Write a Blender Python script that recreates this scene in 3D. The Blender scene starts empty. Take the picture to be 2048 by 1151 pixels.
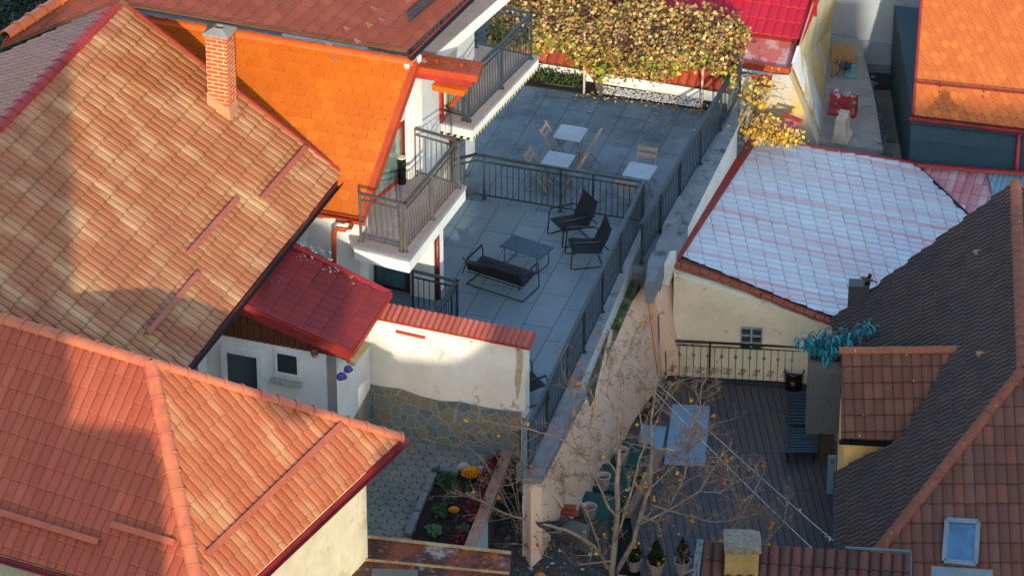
import bpy, bmesh, math, random
from mathutils import Vector as V, Matrix
rnd = random.Random(7)
R_ = math.radians
sc = bpy.context.scene
COL = sc.collection
# ------------------------------------------------------------------ camera
FPX, PITCH = 8100.0, R_(32)
CAM = V((0, -81*math.cos(PITCH), 81*math.sin(PITCH)))
FW = V((0, math.cos(PITCH), -math.sin(PITCH))); UPV = V((0, math.sin(PITCH), math.cos(PITCH)))
cam = bpy.data.cameras.new('camera'); co = bpy.data.objects.new('camera', cam); COL.objects.link(co)
co.location = CAM; co.rotation_euler = (R_(90-32), 0, 0)
cam.sensor_width = 36; cam.lens = 36*FPX/2048; cam.clip_end = 2000; cam.clip_start = 1
sc.camera = co
SUN_EL, LIGHT_AZ = 17.0, -4.0
def ray(x, y): return FW*FPX + V((1, 0, 0))*(x-1024) + UPV*(575.5-y)
def U(x, y, z):
    "surveyed point: sight line through (x, y) met at height z"
    d = ray(x, y); return CAM + d*((z-CAM.z)/d.z)
def VY(x, y, Y):
    d = ray(x, y); return CAM + d*((Y-CAM.y)/d.y)
class PL:
    def __init__(s, a, b, c):
        n = (b-a).cross(c-a).normalized(); s.n = n if n.z > 0 else -n; s.a = a
    def px(s, x, y):
        d = ray(x, y); return CAM + d*(((s.a-CAM).dot(s.n))/d.dot(s.n))
    def down(s):
        d = V((s.n.x, s.n.y, 0)); d = d - s.n*d.dot(s.n); return d.normalized()
    def drop(s, p):
        "height of the plane over p"
        return s.a.z - (s.n.x*(p.x-s.a.x)+s.n.y*(p.y-s.a.y))/s.n.z
def AZ(a): return V((math.sin(R_(a)), math.cos(R_(a)), 0))
Z = V((0, 0, 1))
# ------------------------------------------------------------------ materials
def lin(c):
    if isinstance(c, str):
        c = [int(c[i:i+2], 16)/255 for i in (0, 2, 4)]
    return tuple(((x/12.92) if x <= .04045 else ((x+.055)/1.055)**2.4) for x in c)
class NT:
    def __init__(s, name):
        s.m = bpy.data.materials.new(name); s.m.use_nodes = True; s.t = s.m.node_tree; s.t.nodes.clear()
        s.out = s.n('ShaderNodeOutputMaterial'); s.b = s.n('ShaderNodeBsdfPrincipled')
        s.t.links.new(s.b.outputs[0], s.out.inputs[0])
    def n(s, k, **kw):
        o = s.t.nodes.new(k)
        for a, v in kw.items(): setattr(o, a, v)
        return o
    def l(s, a, b): s.t.links.new(a, b)
    def put(s, sock, v):
        if hasattr(v, 'is_output') or isinstance(v, bpy.types.NodeSocket): s.l(v, sock)
        elif isinstance(v, (tuple, list)) and len(v) == 3 and sock.type == 'RGBA': sock.default_value = (*v, 1)
        else: sock.default_value = v
    def math(s, op, a, b=None, c=None):
        o = s.n('ShaderNodeMath', operation=op)
        s.put(o.inputs[0], a)
        if b is not None: s.put(o.inputs[1], b)
        if c is not None: s.put(o.inputs[2], c)
        return o.outputs[0]
    def mix(s, f, a, b, mode='MIX'):
        o = s.n('ShaderNodeMix', data_type='RGBA', blend_type=mode)
        s.put(o.inputs[0], f); s.put(o.inputs[6], a); s.put(o.inputs[7], b); return o.outputs[2]
    def noise(s, vec, scale, detail=4, rough=.6, dim='3D'):
        o = s.n('ShaderNodeTexNoise', noise_dimensions=dim); s.l(vec, o.inputs['Vector'])
        o.inputs['Scale'].default_value = scale; o.inputs['Detail'].default_value = detail; o.inputs['Roughness'].default_value = rough
        return o.outputs[0]
    def ramp(s, f, a, b):
        o = s.n('ShaderNodeMapRange', clamp=True); s.put(o.inputs[0], f); o.inputs[1].default_value = a; o.inputs[2].default_value = b
        return o.outputs[0]
    def obj(s): return s.n('ShaderNodeTexCoord').outputs['Object']
    def pos(s): return s.n('ShaderNodeNewGeometry').outputs['Position']
    def uv(s): return s.n('ShaderNodeTexCoord').outputs['UV']
    def bump(s, h, st=.3, d=.01):
        o = s.n('ShaderNodeBump'); s.l(h, o.inputs['Height']); o.inputs['Strength'].default_value = st; o.inputs['Distance'].default_value = d
        s.l(o.outputs[0], s.b.inputs['Normal'])
MATS = {}
def M(name, c, c2=None, rough=.7, sc1=3., lo=.35, hi=.65, fine=25., fa=.25, bump=.25, bd=.006, metal=0., spec=.4, c3=None, sc3=1.2, t3=(.6, .66), streak=0):
    "general weathered paint / plaster / stone: two tones + fine grain + optional third stain tone"
    if name in MATS: return MATS[name]
    t = NT(name); c = lin(c); c2 = lin(c2) if c2 else tuple(x*.72 for x in c)
    p = t.pos()
    if streak:
        mp = t.n('ShaderNodeMapping'); t.l(p, mp.inputs[0]); mp.inputs['Scale'].default_value = (1, 1, 1/streak); p1 = mp.outputs[0]
    else: p1 = p
    f = t.ramp(t.noise(p1, sc1, 6, .65), lo, hi)
    col = t.mix(f, c, c2)
    if c3:
        g = t.ramp(t.noise(p1, sc3, 8, .7), *t3); col = t.mix(g, col, lin(c3))
    fn = t.noise(p, fine, 5, .7)
    v = t.math('MULTIPLY_ADD', fn, fa*2, 1-fa)
    col = t.mix(1.0, col, t_comb(t, v), 'MULTIPLY')
    t.l(col, t.b.inputs['Base Color'])
    t.b.inputs['Roughness'].default_value = rough; t.b.inputs['Metallic'].default_value = metal
    t.b.inputs['Specular IOR Level'].default_value = spec
    if bump: t.bump(fn, bump, bd)
    MATS[name] = t.m; return t.m
def t_comb(t, v):
    o = t.n('ShaderNodeCombineColor')
    for i in range(3): t.l(v, o.inputs[i])
    return o.outputs[0]
def MT(name, cols, mw, rh, line='7a5a3a', lw=.06, la=.6, patch=None, pt=(.56, .62), ps=(.3, .45), pa=.8, rough=.5, speck=None, st=.66, dirt='3a2620', da=.5, coat=0., soft=False, ds=.5, groove=None, ga=.7, gw=.14, crest=None, ca=.5):
    "roof covering: every tile its own tone, aged patches running over several tiles, dirt along the tile steps"
    if name in MATS: return MATS[name]
    t = NT(name)
    s = t.n('ShaderNodeSeparateXYZ'); t.l(t.uv(), s.inputs[0]); u, v = s.outputs[0], s.outputs[1]
    cu = t.math('FLOOR', t.math('DIVIDE', u, mw)); vr = t.math('DIVIDE', v, rh); cv = t.math('FLOOR', vr); fv = t.math('FRACT', vr)
    cb = t.n('ShaderNodeCombineXYZ'); t.l(cu, cb.inputs[0]); t.l(cv, cb.inputs[1]); cell = cb.outputs[0]
    w = t.n('ShaderNodeTexWhiteNoise', noise_dimensions='2D'); t.l(cell, w.inputs['Vector'])
    r = w.outputs[0]
    a, b, c = [lin(x) for x in cols]
    col = t.mix(t.ramp(r, .0, .5), a, b); col = t.mix(t.ramp(r, .5, 1.), col, c)
    if patch:
        mp = t.n('ShaderNodeMapping'); t.l(t.uv() if soft else cell, mp.inputs[0]); mp.inputs['Scale'].default_value = (ps[0], ps[1], 1)
        g = t.ramp(t.noise(mp.outputs[0], 1., 3, .5), *pt)
        fade = t.math('MULTIPLY', g, pa)
        # aged colour is strongest in the middle of each pan
        col = t.mix(fade, col, lin(patch))
    d = t.ramp(t.noise(t.pos(), ds, 6, .7), .42, .75)
    col = t.mix(t.math('MULTIPLY', d, da), col, lin(dirt))
    edge = t.math('MULTIPLY', t.ramp(fv, 1-lw*1.6, 1-lw*.5), la)
    en = t.ramp(t.noise(t.pos(), 9, 4), .35, .6)
    col = t.mix(t.math('MULTIPLY', edge, en), col, lin(line))
    if groove or crest:
        fu = t.math('FRACT', t.math('DIVIDE', u, mw)); du = t.math('ABSOLUTE', t.math('SUBTRACT', fu, .5))
        if groove: col = t.mix(t.math('MULTIPLY', t.ramp(du, .5-gw, .5-gw*.35), ga), col, lin(groove))
        if crest: col = t.mix(t.math('MULTIPLY', t.math('SUBTRACT', 1., t.ramp(du, .06, .3)), t.math('MULTIPLY', t.ramp(t.noise(t.pos(), 3, 5), .3, .6), ca)), col, lin(crest))
    if speck:
        vn = t.n('ShaderNodeTexVoronoi'); t.l(t.pos(), vn.inputs['Vector']); vn.inputs['Scale'].default_value = 22
        sp = t.math('MULTIPLY', t.math('LESS_THAN', vn.outputs['Distance'], .24), t.math('GREATER_THAN', t.noise(t.pos(), 2.3, 5, .8), st))
        col = t.mix(sp, col, lin(speck))
    fn = t.noise(t.pos(), 40, 4, .7)
    col = t.mix(1., col, t_comb(t, t.math('MULTIPLY_ADD', fn, .4, .8)), 'MULTIPLY')
    t.l(col, t.b.inputs['Base Color']); t.b.inputs['Roughness'].default_value = rough
    t.b.inputs['Specular IOR Level'].default_value = .35
    t.bump(fn, .15, .004)
    MATS[name] = t.m; return t.m
def MBrick(name, bw, bh, c1, c2, mortar, ms=.02, off=.5, rough=.8, stain=None, sa=.5, bump=.5, sscale=1.2, st=(.45, .7), swap=False):
    if name in MATS: return MATS[name]
    t = NT(name)
    uv = t.uv()
    b = t.n('ShaderNodeTexBrick'); t.l(uv, b.inputs['Vector']); b.offset = off
    b.inputs['Scale'].default_value = 1; b.inputs['Brick Width'].default_value = bw; b.inputs['Row Height'].default_value = bh
    b.inputs['Mortar Size'].default_value = ms; b.inputs['Mortar Smooth'].default_value = .1; b.inputs['Bias'].default_value = 0
    b.inputs['Color1'].default_value = (*lin(c1), 1); b.inputs['Color2'].default_value = (*lin(c2), 1); b.inputs['Mortar'].default_value = (*lin(mortar), 1)
    col = b.outputs[0]
    if stain:
        g = t.ramp(t.noise(t.pos(), sscale, 9, .72), *st)
        col = t.mix(t.math('MULTIPLY', g, sa), col, lin(stain))
    fn = t.noise(t.pos(), 18, 6, .75)
    col = t.mix(1., col, t_comb(t, t.math('MULTIPLY_ADD', fn, .6, .7)), 'MULTIPLY')
    t.l(col, t.b.inputs['Base Color']); t.b.inputs['Roughness'].default_value = rough
    h = t.math('MULTIPLY_ADD', b.outputs[1], -1.0, t.math('MULTIPLY', fn, .3)); t.bump(h, bump, .006)
    MATS[name] = t.m; return t.m
def MStone(name, scale, cols, mortar, edge=.05):
    if name in MATS: return MATS[name]
    t = NT(name); p = t.pos()
    nz = t.n('ShaderNodeTexNoise'); t.l(p, nz.inputs['Vector']); nz.inputs['Scale'].default_value = 3
    pv = t.mix(.07, p, nz.outputs[1])
    a = t.n('ShaderNodeTexVoronoi', feature='DISTANCE_TO_EDGE'); t.l(pv, a.inputs['Vector']); a.inputs['Scale'].default_value = scale
    c = t.n('ShaderNodeTexVoronoi'); t.l(pv, c.inputs['Vector']); c.inputs['Scale'].default_value = scale
    s = t.n('ShaderNodeSeparateColor'); t.l(c.outputs['Color'], s.inputs[0])
    col = t.mix(t.ramp(s.outputs[0], .35, .6), lin(cols[0]), lin(cols[1])); col = t.mix(t.ramp(s.outputs[1], .6, .75), col, lin(cols[2]))
    e = t.ramp(a.outputs[0], edge*.5, edge)
    fn = t.noise(p, 14, 6, .7)
    col = t.mix(e, lin(mortar), col)
    col = t.mix(1., col, t_comb(t, t.math('MULTIPLY_ADD', fn, .7, .65)), 'MULTIPLY')
    t.l(col, t.b.inputs['Base Color']); t.b.inputs['Roughness'].default_value = .85
    t.bump(t.math('ADD', e, fn), .6, .015)
    MATS[name] = t.m; return t.m
def MLeaf(name, cols, rough=.6, trans=.2):
    "each leaf (mesh island) takes its own tone"
    if name in MATS: return MATS[name]
    t = NT(name); g = t.n('ShaderNodeNewGeometry')
    r = t.n('ShaderNodeValToRGB'); t.l(g.outputs['Random Per Island'], r.inputs[0])
    e = r.color_ramp.elements; n = len(cols)
    e[0].color = (*lin(cols[0]), 1); e[1].color = (*lin(cols[-1]), 1); e[1].position = (n-1)/n
    for i in range(1, n-1):
        x = e.new(i/n); x.color = (*lin(cols[i]), 1)
    r.color_ramp.interpolation = 'CONSTANT'
    fn = t.noise(t.pos(), 30, 3)
    col = t.mix(1., r.outputs[0], t_comb(t, t.math('MULTIPLY_ADD', fn, .5, .75)), 'MULTIPLY')
    t.l(col, t.b.inputs['Base Color']); t.b.inputs['Roughness'].default_value = rough
    t.b.inputs['Specular IOR Level'].default_value = .25
    MATS[name] = t.m; return t.m
def MGlass(name, c='24343c', rough=.06):
    if name in MATS: return MATS[name]
    t = NT(name); p = t.pos()
    col = t.mix(t.ramp(t.noise(p, 1.6, 4), .4, .65), lin(c), tuple(x*2.2 for x in lin(c)))
    t.l(col, t.b.inputs['Base Color']); t.b.inputs['Roughness'].default_value = rough; t.b.inputs['Specular IOR Level'].default_value = .9
    t.b.inputs['Coat Weight'].default_value = .6
    MATS[name] = t.m; return t.m
# ------------------------------------------------------------------ mesh builder
class MB:
    def __init__(s): s.v = []; s.f = []; s.mi = []; s.uv = {}; s.ax = None; s.smooth = False
    def face(s, pts, mi=0, uvs=None):
        i = len(s.v); s.v += [V(p) for p in pts]; s.f.append(list(range(i, i+len(pts)))); s.mi.append(mi)
        if uvs: s.uv[len(s.f)-1] = uvs
        return s
    def join(s, o, mi):
        i = len(s.v); s.v += o.v; s.f += [[i+k for k in f] for f in o.f]; s.mi += [mi]*len(o.f)
    def hull8(s, b, t, mi=0, cap=True):
        "prism between two rings of equal length"
        n = len(b); i = len(s.v); s.v += [V(p) for p in b] + [V(p) for p in t]
        for k in range(n):
            k2 = (k+1) % n; s.f.append([i+k, i+k2, i+n+k2, i+n+k]); s.mi.append(mi)
        if cap:
            s.f.append([i+n+k for k in range(n)]); s.mi.append(mi)
            s.f.append([i+n-1-k for k in range(n)]); s.mi.append(mi)
        return s
    def prism(s, foot, z0, z1, mi=0):
        f = [V(p) for p in foot]
        a = sum(f[i].x*f[(i+1) % len(f)].y-f[(i+1) % len(f)].x*f[i].y for i in range(len(f)))
        if a < 0: f.reverse()
        return s.hull8([V((p.x, p.y, z0)) for p in f], [V((p.x, p.y, z1)) for p in f], mi)
    def slab(s, poly, nrm, th, mi=0):
        p = [V(q) for q in poly]
        n = V((0, 0, 0))
        for i in range(len(p)): n += p[i].cross(p[(i+1) % len(p)])
        if n.dot(nrm) < 0: p.reverse()
        return s.hull8([q-nrm*th for q in p], p, mi)
    def box(s, c, sx, sy, sz, az=0, mi=0):
        "box with base centre c; sx across, sy along azimuth az"
        c = V(c); e = AZ(az); r = AZ(az+90)
        f = [c+r*a*sx/2+e*b*sy/2 for a, b in ((-1, -1), (1, -1), (1, 1), (-1, 1))]
        return s.hull8(f, [p+Z*sz for p in f], mi)
    def beam(s, a, b, w, h, mi=0, up=Z):
        "bar from a to b, width w (side), height h (up), centred"
        a, b = V(a), V(b); d = (b-a).normalized()
        r = d.cross(up)
        if r.length < 1e-4: r = d.cross(V((0, 1, 0)))
        r.normalize(); u = r.cross(d)
        q = [(-1, -1), (1, -1), (1, 1), (-1, 1)]
        return s.hull8([a+r*x*w/2+u*y*h/2 for x, y in q], [b+r*x*w/2+u*y*h/2 for x, y in q], mi)
    def tube(s, path, r, seg=8, mi=0, cap=True):
        path = [V(p) for p in path]; n = len(path); rs = r if isinstance(r, (list, tuple)) else [r]*n
        i0 = len(s.v); pu = None
        for k, p in enumerate(path):
            d = (path[min(k+1, n-1)]-path[max(k-1, 0)]).normalized()
            if pu is None: pu = d.orthogonal().normalized()
            pu = (pu-d*pu.dot(d)).normalized(); w = d.cross(pu)
            for j in range(seg):
                a = 2*math.pi*j/seg; s.v.append(p+(pu*math.cos(a)+w*math.sin(a))*rs[k])
        for k in range(n-1):
            for j in range(seg):
                j2 = (j+1) % seg; s.f.append([i0+k*seg+j, i0+k*seg+j2, i0+(k+1)*seg+j2, i0+(k+1)*seg+j]); s.mi.append(mi)
        if cap:
            s.f.append([i0+seg-1-j for j in range(seg)]); s.mi.append(mi); s.f.append([i0+(n-1)*seg+j for j in range(seg)]); s.mi.append(mi)
        return s
    def lathe(s, prof, c, seg=20, mi=0, sx=1., sy=1.):
        c = V(c); i0 = len(s.v)
        for r, z in prof:
            for j in range(seg):
                a = 2*math.pi*j/seg; s.v.append(c+V((r*sx*math.cos(a), r*sy*math.sin(a), z)))
        for k in range(len(prof)-1):
            for j in range(seg):
                j2 = (j+1) % seg; s.f.append([i0+k*seg+j, i0+k*seg+j2, i0+(k+1)*seg+j2, i0+(k+1)*seg+j]); s.mi.append(mi)
        return s
    def half(s, a, b, r, up, th=.008, seg=8, mi=0, ang=180, flat=1.):
        "half-round shell from a to b, bulging towards up"
        a, b = V(a), V(b); d = (b-a).normalized(); up = (up-d*up.dot(d)).normalized(); w = d.cross(up)
        i0 = len(s.v)
        for p in (a, b):
            for rr in (r, r-th):
                for j in range(seg+1):
                    t = R_(-ang/2+ang*j/seg); s.v.append(p+(up*math.cos(t)*flat+w*math.sin(t))*rr)
        n = seg+1
        for j in range(seg):
            s.f += [[i0+j, i0+j+1, i0+2*n+j+1, i0+2*n+j], [i0+n+j+1, i0+n+j, i0+3*n+j, i0+3*n+j+1],
                    [i0+j+1, i0+j, i0+n+j, i0+n+j+1], [i0+2*n+j, i0+2*n+j+1, i0+3*n+j+1, i0+3*n+j]]; s.mi += [mi]*4
        for j in (0, seg):
            s.f.append([i0+j, i0+2*n+j, i0+3*n+j, i0+n+j]); s.mi.append(mi)
        return s
    def build(s, name, mat, parent=None, az=0, recalc=False, bev=0):
        me = bpy.data.meshes.new(name)
        root = parent
        off = V((0, 0, 0))
        while root is not None: off += root.location; root = root.parent
        me.from_pydata([tuple(p-off) for p in s.v], [], s.f)
        mats = mat if isinstance(mat, (list, tuple)) else [mat]
        for m in mats: me.materials.append(m)
        for p, k in zip(me.polygons, s.mi): p.material_index = min(k, len(mats)-1); p.use_smooth = s.smooth
        ul = me.uv_layers.new(name='UVMap').data
        e, r = AZ(az), AZ(az+90)
        for fi, p in enumerate(me.polygons):
            if fi in s.uv:
                for li, q in zip(p.loop_indices, s.uv[fi]): ul[li].uv = q
                continue
            n = p.normal
            if abs(n.z) > .7:
                for li in p.loop_indices:
                    q = V(me.vertices[me.loops[li].vertex_index].co)+off; ul[li].uv = (q.dot(e), q.dot(r))
            else:
                tg = Z.cross(n).normalized()
                for li in p.loop_indices:
                    q = V(me.vertices[me.loops[li].vertex_index].co)+off; ul[li].uv = (q.dot(tg), q.z)
        if recalc:
            bm = bmesh.new(); bm.from_mesh(me); bmesh.ops.remove_doubles(bm, verts=bm.verts, dist=1e-5)
            bmesh.ops.recalc_face_normals(bm, faces=bm.faces); bm.to_mesh(me); bm.free()
        o = bpy.data.objects.new(name, me); COL.objects.link(o)
        if parent is not None: o.parent = parent
        if bev:
            md = o.modifiers.new('bevel', 'BEVEL'); md.width = bev; md.segments = 2; md.limit_method = 'ANGLE'; md.angle_limit = R_(40)
        return o
def tag(o, label, cat, group=None, kind=None):
    if label: o['label'] = label
    if cat: o['category'] = cat
    if group: o['group'] = group
    if kind: o['kind'] = kind
    return o
def thing(name, label, cat, loc, group=None):
    o = bpy.data.objects.new(name, None); COL.objects.link(o); o.location = V(loc); o.empty_display_size = .2
    return tag(o, label, cat, group)
def struct(o): o['kind'] = 'structure'; return o
def copy_tree(o, parent=None):
    c = o.copy(); COL.objects.link(c)
    if parent is not None: c.parent = parent
    for ch in list(o.children): copy_tree(ch, c)
    return c
# ------------------------------------------------------------------ roof coverings
def clip(bm, poly, nrm):
    cen = sum(poly, V((0, 0, 0)))/len(poly)
    for i in range(len(poly)):
        a, b = poly[i], poly[(i+1) % len(poly)]
        n = (b-a).cross(nrm).normalized()
        if (cen-a).dot(n) > 0: n = -n
        bmesh.ops.bisect_plane(bm, geom=bm.verts[:]+bm.edges[:]+bm.faces[:], plane_co=a, plane_no=n, clear_outer=True)
def tileroof(poly, pl, name, mats, parent, mw=.183, rh=.4, amp=.02, step=.028, prof=None, th=.1, cut=(), v0=None, sag=0, jit=0.):
    "pressed tile sheet with real waves and steps, clipped to the roof outline; slab underneath"
    n = pl.n; dn = pl.down(); ac = n.cross(dn).normalized()
    o = poly[0] if v0 is None else v0
    us = [(p-o).dot(ac) for p in poly]; vs = [(p-o).dot(dn) for p in poly]
    prof = prof or [(0, 0), (.05, .15), (.12, .62), (.25, .92), (.5, 1), (.75, .92), (.88, .62), (.95, .15)]
    u0 = math.floor(min(us)/mw); u1 = math.ceil(max(us)/mw); w0 = math.floor(min(vs)/rh); w1 = math.ceil(max(vs)/rh)
    U_ = [(k+a)*mw for k in range(u0, u1) for a, h in prof]+[u1*mw]; H = [h for k in range(u0, u1) for a, h in prof]+[prof[0][1]]
    bm = bmesh.new(); uvl = bm.loops.layers.uv.new('UVMap')
    def sg(u, v): return sag*math.sin(u*.9+v*.5)*.6+sag*math.sin(v*1.7-u*.4)*.4 if sag else 0
    rows = []
    for k in range(w0, w1):
        j = rnd.uniform(-jit, jit)
        for fr, hh in ((.003, 0.), (.5, .55), (.97, .95), (.997, 1.)):
            v = (k+fr)*rh
            rows.append((v, [bm.verts.new(o+ac*u+dn*v+n*(.01+h*amp+hh*step+j*hh+sg(u, v))) for u, h in zip(U_, H)]))
    for (va, ra), (vb, rb) in zip(rows, rows[1:]):
        for i in range(len(U_)-1):
            f = bm.faces.new((ra[i], rb[i], rb[i+1], ra[i+1]))
            for lp, q in zip(f.loops, ((U_[i], va), (U_[i], vb), (U_[i+1], vb), (U_[i+1], va))): lp[uvl].uv = q
    clip(bm, poly, n)
    f0 = len(bm.faces)
    me = bpy.data.meshes.new(name)
    # slab
    q = [p-n*.004 for p in poly]
    nn = V((0, 0, 0))
    for i in range(len(q)): nn += (q[i]-q[0]).cross(q[(i+1) % len(q)]-q[0])
    if nn.dot(n) < 0: q.reverse()
    top = [bm.verts.new(p) for p in q]; bot = [bm.verts.new(p-n*th) for p in q]
    bm.faces.new(top).material_index = 1; bm.faces.new(bot[::-1]).material_index = 1
    for i in range(len(q)):
        j = (i+1) % len(q); bm.faces.new((bot[i], bot[j], top[j], top[i])).material_index = 1
    off = V((0, 0, 0)); r = parent
    while r is not None: off += r.location; r = r.parent
    bmesh.ops.translate(bm, verts=bm.verts, vec=-off)
    bm.normal_update()
    for f in bm.faces: 
        if f.material_index == 0 and f.normal.dot(n) < 0: f.normal_flip()
    bm.to_mesh(me); bm.free()
    for m in mats: me.materials.append(m)
    ob = bpy.data.objects.new(name, me); COL.objects.link(ob)
    if parent: ob.parent = parent
    return ob
def scaleroof(poly, pl, name, mats, parent, w=.27, e=.22, shape='round', tilt=.032, th=.1, v0=None, lip=.028):
    "individually laid scale tiles, staggered, clipped to the outline"
    n = pl.n; dn = pl.down(); ac = n.cross(dn).normalized(); o = poly[0] if v0 is None else v0
    us = [(p-o).dot(ac) for p in poly]; vs = [(p-o).dot(dn) for p in poly]
    bm = bmesh.new(); uvl = bm.loops.layers.uv.new('UVMap')
    k0 = math.floor(min(vs)/e)-1; k1 = math.ceil(max(vs)/e)+1; i0 = math.floor(min(us)/w)-1; i1 = math.ceil(max(us)/w)+1
    if shape == 'round': arc = [(-.5, -.32), (-.47, -.15), (-.36, -.05), (-.18, -.01), (0, 0), (.18, -.01), (.36, -.05), (.47, -.15), (.5, -.32)]
    else: arc = [(-.5, -.62), (-.46, -.5), (-.05, -.02), (0, 0), (.05, -.02), (.46, -.5), (.5, -.62)]
    for k in range(k0, k1):
        for i in range(i0, i1):
            uc = (i+.5*(k % 2))*w; vb = (k+1)*e; vt = k*e-e*(.15 if shape == 'round' else .85); g = .985
            j = rnd.uniform(-.003, .003)
            pts = [(uc-w*.5*g, vt)]+[(uc+a*w*g, vb+b*e*1.0) for a, b in arc]+[(uc+w*.5*g, vt)]
            hs = [.008+(v-vt)/(vb-vt)*tilt+j for _, v in pts]
            top = [bm.verts.new(o+ac*u+dn*v+n*h) for (u, v), h in zip(pts, hs)]
            f = bm.faces.new(top)
            for lp, q in zip(f.loops, pts): lp[uvl].uv = (i*w+.5*w, k*e+.5*e)
            low = [bm.verts.new(p.co-n*(lip if 0 < x < len(pts)-1 else .004)) for x, p in enumerate(top)]
            for a in range(len(pts)-1):
                f = bm.faces.new((top[a], low[a], low[a+1], top[a+1]))
                for lp in f.loops: lp[uvl].uv = (i*w+.5*w, k*e+.5*e)
    clip(bm, poly, n)
    q = [p-n*.004 for p in poly]; nn = V((0, 0, 0))
    for i in range(len(q)): nn += (q[i]-q[0]).cross(q[(i+1) % len(q)]-q[0])
    if nn.dot(n) < 0: q.reverse()
    top = [bm.verts.new(p) for p in q]; bot = [bm.verts.new(p-n*th) for p in q]
    bm.faces.new(top).material_index = 1; bm.faces.new(bot[::-1]).material_index = 1
    for i in range(len(q)):
        j = (i+1) % len(q); bm.faces.new((bot[i], bot[j], top[j], top[i])).material_index = 1
    off = V((0, 0, 0)); r = parent
    while r is not None: off += r.location; r = r.parent
    bmesh.ops.translate(bm, verts=bm.verts, vec=-off)
    bm.normal_update()
    me = bpy.data.meshes.new(name); bm.to_mesh(me); bm.free()
    for m in mats: me.materials.append(m)
    ob = bpy.data.objects.new(name, me); COL.objects.link(ob)
    if parent: ob.parent = parent
    return ob
def caps(a, b, up, name, mat, parent, r=.11, seg=.36, collar=.026, flat=.8, drop=0.02):
    "row of half-round ridge caps with raised collars"
    m = MB(); m.smooth = False; a, b = V(a), V(b); L = (b-a).length; d = (b-a)/L; k = max(1, round(L/seg)); sl = L/k
    for i in range(k):
        p = a+d*(i*sl)-up*drop; q = a+d*((i+1)*sl+.02)-up*drop; j = rnd.uniform(-.004, .004)
        m.half(p+up*j, q+up*j, r, up, .012, 9, flat=flat)
        m.half(q-d*.045+up*j, q+up*(j+.001), r+collar, up, .014, 9, flat=flat)
    return m.build(name, mat, parent)
def gutter(a, b, name, mat, parent, r=.065, brackets=True):
    m = MB(); m.half(a, b, r, -Z, .006, 8, mi=0)
    return m.build(name, mat, parent)
# ------------------------------------------------------------------ palette
plasterW = M('white_plaster', 'd4d4d0', 'c6c6c0', .9, 1.6, fine=30, fa=.08, bump=.2)
plasterW2 = M('old_white_plaster', 'd6d5ce', 'c8c4b8', .9, 1.1, fine=24, fa=.1, c3='a89c84', sc3=1.6, t3=(.6, .7))
plasterCream = M('cream_plaster', 'ccc3a6', 'beb496', .92, 2.2, fine=30, fa=.15, c3='a89a70', sc3=1.3, t3=(.55, .7))
plasterBeige = M('beige_plaster', 'dccfb0', 'ccbea0', .92, 1.5, fine=28, fa=.14, c3='8f8367', sc3=1.6, t3=(.6, .72))
plasterPink = M('pink_plaster', 'e2c0a4', 'd8b498', .92, 1.0, fine=28, fa=.08, c3='b8947a', sc3=.8, streak=3)
plasterYel = M('ochre_plaster', 'c8aa62', 'b89c5c', .95, 2.0, fine=22, fa=.2, c3='b8b4aa', sc3=1.1, t3=(.44, .56), streak=4)
plasterGrey = M('grey_blue_plaster', '96a0a8', '87919a', .9, .6, fine=30, fa=.06, c3='7a848c', sc3=.7)
wallTeal = M('slate_blue_paint', '24404e', '203844', .8, .8, fa=.06)
concrete = M('concrete', '8a8c8c', '74777a', .9, 2.2, fine=35, fa=.2, c3='55585a', sc3=1.4, t3=(.56, .68))
concreteD = M('dark_concrete', '5a5c5a', '44484a', .9, 3, fine=30, fa=.3, c3='33383a', sc3=2)
copingM = M('grey_coping', '7c8288', '666d74', .85, 2.0, fine=30, fa=.18, c3='464c50', sc3=1.6, t3=(.56, .64))
metalD = M('charcoal_metal', '2e3a40', '27323a', .45, 4, fa=.1, bump=0, metal=.3)
metalBr = M('bronze_grey_metal', '5a5650', '4c4a46', .45, 4, fa=.12, bump=0, metal=.3)
metalBk = M('black_metal', '11171b', '0d1216', .4, 5, fa=.1, bump=0, metal=.3)
redTrim = M('red_trim', '862420', '6c1e1a', .65, 4, fa=.25, bump=.05)
redBright = M('bright_red_trim', '9c2a22', '84221c', .6, 3, fa=.1, bump=.05)
orangeTrim = M('orange_trim', 'a83f1c', '943616', .55, 3, fa=.12, bump=.05)
orangePipe = M('orange_pipe', 'a8441e', '943a1a', .5, 3, fa=.1, bump=.03)
orangeCap = M('orange_cap', 'c4602a', 'b85624', .5, 4, fa=.15, bump=.1)
pinkCap = M('salmon_cap', 'b96a48', 'a85c40', .55, 3, fa=.2, c3='a04038', sc3=1.2, t3=(.5, .7))
redCap = M('crimson_cap', '9c3434', '8c2c2e', .55, 3, fa=.15)
slabM = M('roof_slab', '6a4432', '543424', .8, 3)
woodD = M('brown_boards', '5a3018', '40200f', .7, 3, fine=30, fa=.3, streak=.15)
woodR = M('weathered_wood', '8a7350', '6c5a40', .85, 5, fine=30, fa=.35)
darkV = M('dark_void', '15171a', '101214', .9, 3)
T_A = MT('tiles_salmon', ('a0633c', '9a5e3a', 'a46842'), .183, .4, '6a5430', .08, .85, 'ceaa7c', (.47, .78), (1.7, .75), .8, soft=True, groove='4c3020', gw=.12, ga=.75, dirt='7a4636', da=.45)
T_C = MT('tiles_salmon_front', ('aa5c36', 'a45833', 'ae623a'), .183, .38, '7a5430', .07, .7, 'cea070', (.48, .78), (2.2, .6), .75, soft=True, groove='5a3020', gw=.12, ga=.7, dirt='8c3c2c', da=.35)
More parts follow.
